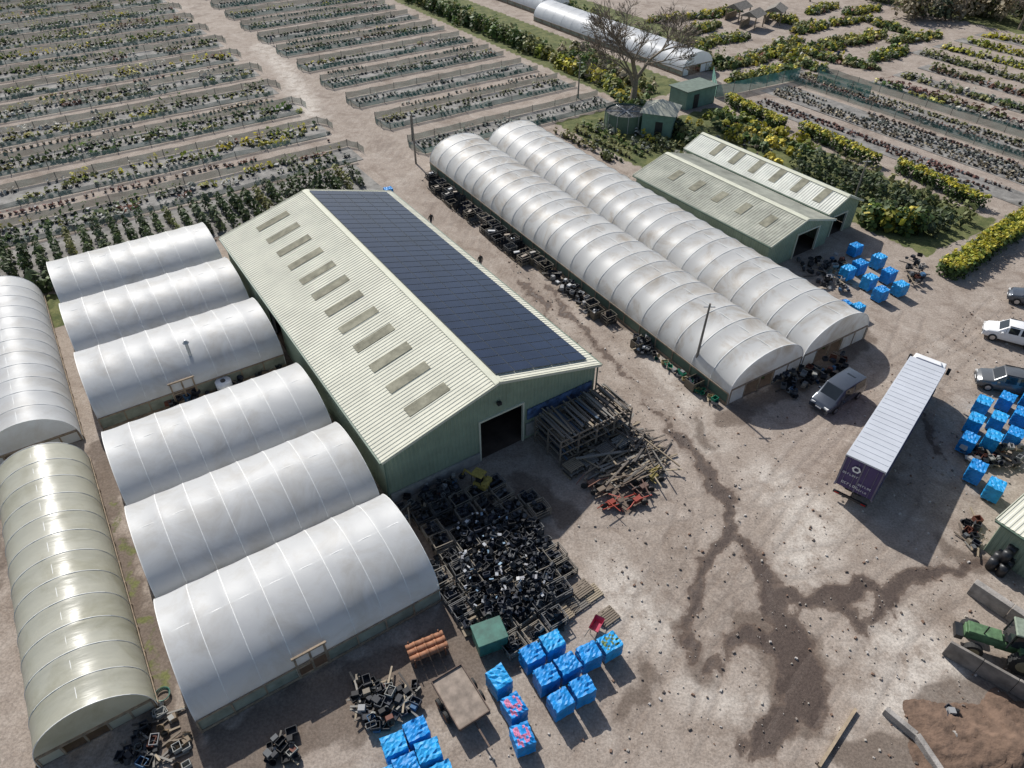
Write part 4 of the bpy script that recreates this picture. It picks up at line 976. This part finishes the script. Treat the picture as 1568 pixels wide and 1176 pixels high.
A=Asm('red_barrow',G(912,965),R(60)); m=A.p('tub',simple('pink_paint',(.45,.05,.10),.5)); m.add([(-.45,-.3,.7),(.55,-.3,.7),(.55,.3,.7),(-.45,.3,.7),(-.3,-.2,.35),(.35,-.2,.35),(.35,.2,.35),(-.3,.2,.35)],[(0,1,5,4),(1,2,6,5),(2,3,7,6),(3,0,4,7),(4,5,6,7)])
f=A.p('frame',M_BLK); f.cyl((-1,-.28,.6),(.7,-.2,.3),.025,n=6);f.cyl((-1,.28,.6),(.7,.2,.3),.025,n=6); f.cyl((.65,-.05,.2),(.65,.05,.2),.2,n=14); f.cyl((-.3,-.2,.35),(-.35,-.2,0),.02,n=5); f.cyl((-.3,.2,.35),(-.35,.2,0),.02,n=5); A.done()
A=Asm('white_liquid_tank',G(347,600),R(33)); A.p('tank',M_WHITE,True).cyl((0,0,.2),(0,0,1.15),.62,.62,20); A.p('cap',M_BLK).cyl((0,0,1.15),(0,0,1.25),.2,.2,12); A.p('tank_base',M_WOOD).box(0,0,.1,1.3,1.3,.18)
A.done()
A=Asm('heater_flue',G(308,588),0); A.p('pipe',M_STEEL).cyl((0,0,0),(0,0,4.2),.13,n=12); A.p('cowl',M_STEEL).cyl((0,0,4.25),(0,0,4.5),.26,.05,12); A.p('casing',M_STEEL).box(0,0,.6,.9,.7,1.2); A.done()
A=Asm('stack_of_black_drums',G(1530,880),R(38)); m=A.p('drums',M_BLK,True)
for i in range(4):
    for j in range(2): m.cyl((i*.62,j*.62,.05),(i*.62,j*.62,.9),.28,n=14)
for i in range(3): m.cyl((i*.62+.3,.3,.92),(i*.62+.3,.3,1.75),.28,n=14)
A.done()
A,_,_,_=gable_shed('corner_shed',Vector((30.5,28.0,0))-LD*9,GA,14,9,3.0,4.2,M_CLAD,M_ROOF,sidedoor=None); A.done()
def lowwall(name,pts,h,th,mat):
    A=Asm(name); m=A.p(name,mat,False,.03)
    for a,b in zip(pts[:-1],pts[1:]):
        a=G(*a);b=G(*b);d=b-a; n=max(1,int(d.length/1.5))
        for i in range(n):
            c=a+d*((i+.5)/n); m.box(c.x,c.y,h/2+random.uniform(-.03,.03),d.length/n-.02,th,h,math.atan2(d.y,d.x))
    A.done()
lowwall('concrete_block_wall',[(1482,905),(1600,985)],1.1,.45,M_CONC)
lowwall('concrete_retaining_wall',[(1442,1000),(1600,1090)],1.3,.18,simple('stained_panel',(.2,.18,.16),.9,0,.4,1))
lowwall('low_kerb_wall',[(1352,1090),(1400,1130),(1440,1190)],.5,.3,M_CONC)
A=Asm('timber_beam',G(1282,1130)); b0=G(1256,1176)-G(1282,1130); b1=G(1312,1088)-G(1282,1130); d=b1-b0; A.p('timber_beam',M_WOODL).box(0,0,.12,d.length,.16,.16,math.atan2(d.y,d.x)); A.done()
def mound(name,u,v,rx,ry,h,mat,rz=0,seed=1):
    c=G(u,v); n=60; vs=[];fs=[]; r=np.random.default_rng(seed)
    for i in range(n+1):
        for j in range(n+1):
            x=(i/n-.5)*2.6;y=(j/n-.5)*2.6; th=math.atan2(y,x); d=math.hypot(x,y)/(1+.16*math.sin(3*th+seed)+.10*math.sin(7*th)+.05*math.sin(13*th))
            z=max(0,1-d)**1.2*h*(1+.3*math.sin(5*x+seed)*math.cos(4*y))+ (r.normal(0,.06)*min(1,3*(1-d)) if d<1 else 0)-.06-(.1 if d>=1.0 else 0)
            vs.append((x*rx,y*ry,z))
    for i in range(n):
        for j in range(n): fs.append((i*(n+1)+j,(i+1)*(n+1)+j,(i+1)*(n+1)+j+1,i*(n+1)+j+1))
    A=Asm(name,c,rz); A.p(name,mat,True).add(vs,fs); A.done()
mound('soil_heap',1545,1165,5.2,3.8,1.2,simple('brown_soil',(.135,.088,.062),.95,0,.4,1.5,.8,4),.3)
A=Asm('concrete_ring',G(1457,1130)); A.p('concrete_ring',M_CONC).cyl((0,0,.25),(.6,.1,.25),.25,.25,14); A.done()
A=Asm('coiled_hose',G(250,1065)); m=A.p('hose',M_GBOX)
for k in range(3):
    pr=None
    for i in range(19):
        a=2*math.pi*i/18; p=((.32+.04*k)*math.cos(a),(.32+.04*k)*math.sin(a),.05+.06*k)
        if pr: m.cyl(pr,p,.03,n=5,cap=False)
        pr=p
A.done()
clutter('stack_of_planks',[(235,1080),(270,1080),(300,1176),(265,1176)],30,[(.3,.3,.28),(.2,.15,.1)],.1,.6,GA)
clutter('stack_of_planks',[(180,1150),(235,1100),(245,1176),(190,1176)],40,MIXP,.2)
# ---------------------------------------------------------------- people
def person(loc,rz,top=(.05,.07,.12),leg=(.03,.04,.08),stride=.25):
    m=bpy.data.materials.new('clothing'); m.use_nodes=True; nt=m.node_tree;n=nt.nodes;l=nt.links
    tc=n.new('ShaderNodeTexCoord');sp=n.new('ShaderNodeSeparateXYZ');cr=n.new('ShaderNodeValToRGB'); cr.color_ramp.interpolation='CONSTANT'
    dv=n.new('ShaderNodeMath');dv.operation='DIVIDE';dv.inputs[1].default_value=2
    l.new(tc.outputs['Object'],sp.inputs[0]);l.new(sp.outputs['Z'],dv.inputs[0]);l.new(dv.outputs[0],cr.inputs[0]);l.new(cr.outputs[0],n['Principled BSDF'].inputs['Base Color'])
    e=cr.color_ramp.elements; e[0].color=(.03,.02,.015,1);e[0].position=0; e[1].position=.045;e[1].color=lin(leg)
    for p,c in((.47,top),(.765,(.5,.3,.22)),(.845,(.04,.025,.015))): q=e.new(p); q.color=lin(c)
    V=[(0,0,.95),(0,0,1.2),(0,.0,1.4),(0,0,1.5),(0,.02,1.6),(0,.01,1.7)]; E=[(0,1),(1,2),(2,3),(3,4),(4,5)]; Rr=[.15,.14,.16,.06,.10,.075]
    def chain(st,pts):
        k=st
        for p,r_ in pts: V.append(p);Rr.append(r_);E.append((k,len(V)-1));k=len(V)-1
    for s in(-1,1):
        f=s*stride
        chain(2,[((s*.19,0,1.42),.07),((s*.25,-f*.4,1.14),.05),((s*.26,-f*.6+.08,.9),.036),((s*.26,-f*.6+.12,.82),.035)])
        chain(0,[((s*.10,0,.9),.10),((s*.11,f*.6+.05,.5),.068),((s*.11,f,.10),.045),((s*.12,f+.16,.04),.04)])
    me=bpy.data.meshes.new('body'); me.from_pydata(V,E,[]); me.materials.append(m)
    root=bpy.data.objects.new('person',None); COL.objects.link(root); root.location=loc; root.rotation_euler[2]=rz
    o=bpy.data.objects.new('body',me); COL.objects.link(o); o.parent=root
    o.modifiers.new('skin','SKIN')
    if me.skin_vertices:
        for i,r_ in enumerate(Rr): me.skin_vertices[0].data[i].radius=(r_,r_*.85)
        me.skin_vertices[0].data[0].use_root=True
    sb_=o.modifiers.new('sub','SUBSURF'); sb_.levels=1; sb_.render_levels=1
    h=MB()
    for s in(-1,1):
        f=s*stride; b=Vector((s*.26,-f*.6+.12,.80))
        for k,(dx,ln) in enumerate(((-.03,.075),(-.01,.085),(.01,.08),(.03,.065))): 
            h.cyl(b+Vector((0,dx,0)),b+Vector((-s*.01,dx+.01,-ln*.6)),.009,.008,6); h.cyl(b+Vector((-s*.01,dx+.01,-ln*.6)),b+Vector((-s*.03,dx+.01,-ln)),.008,.007,6)
        h.cyl(b+Vector((0,.03,.02)),b+Vector((-s*.02,.06,-.03)),.01,.008,6)
    h.add([(-.015,.11,1.6),(.015,.11,1.6),(0,.14,1.6),(0,.11,1.65)],[(0,1,2),(0,2,3),(1,3,2)])
    c=bpy.data.objects.new('hands_and_nose',mkmesh('hands_and_nose',h.v,h.f,M_SKIN)); COL.objects.link(c); c.parent=root
person(G(417,68),R(150)); person(G(661,348),R(40),(.02,.02,.025)); person(G(1156,252),R(100),(.04,.04,.05)); person(G(1281,92),R(10),(.03,.05,.12)); person(G(736,412),R(30),(.02,.02,.02),stride=.1)
# ---------------------------------------------------------------- world, sun, camera
el=R(39.5); sx,sy=-.46,.888
w=bpy.data.worlds.new('World'); scene.world=w; w.use_nodes=True; nt=w.node_tree; bg=nt.nodes['Background']
sky=nt.nodes.new('ShaderNodeTexSky'); sky.sky_type='NISHITA'; sky.sun_disc=False; sky.sun_elevation=el; sky.sun_rotation=math.atan2(sx,sy); sky.dust_density=1.5
nt.links.new(sky.outputs[0],bg.inputs[0]); bg.inputs[1].default_value=.10
sd=bpy.data.lights.new('sun','SUN'); sd.energy=5.0; sd.angle=R(.5); sd.color=(1,.97,.92)
so=bpy.data.objects.new('sun',sd); COL.objects.link(so)
d=Vector((-sx*math.cos(el),-sy*math.cos(el),-math.sin(el))); so.rotation_euler=d.to_track_quat('-Z','Y').to_euler(); so.location=(0,0,100)
cd=bpy.data.cameras.new('camera'); cd.sensor_width=36; cd.lens=36*F/1568; cd.clip_end=6000; cd.clip_start=.5
co=bpy.data.objects.new('camera',cd); COL.objects.link(co); co.location=(0,0,CAMH); co.rotation_euler=(R(90)-TH,0,0)
scene.camera=co
scene.view_settings.view_transform='Standard'; scene.view_settings.look='None'; scene.view_settings.exposure=0
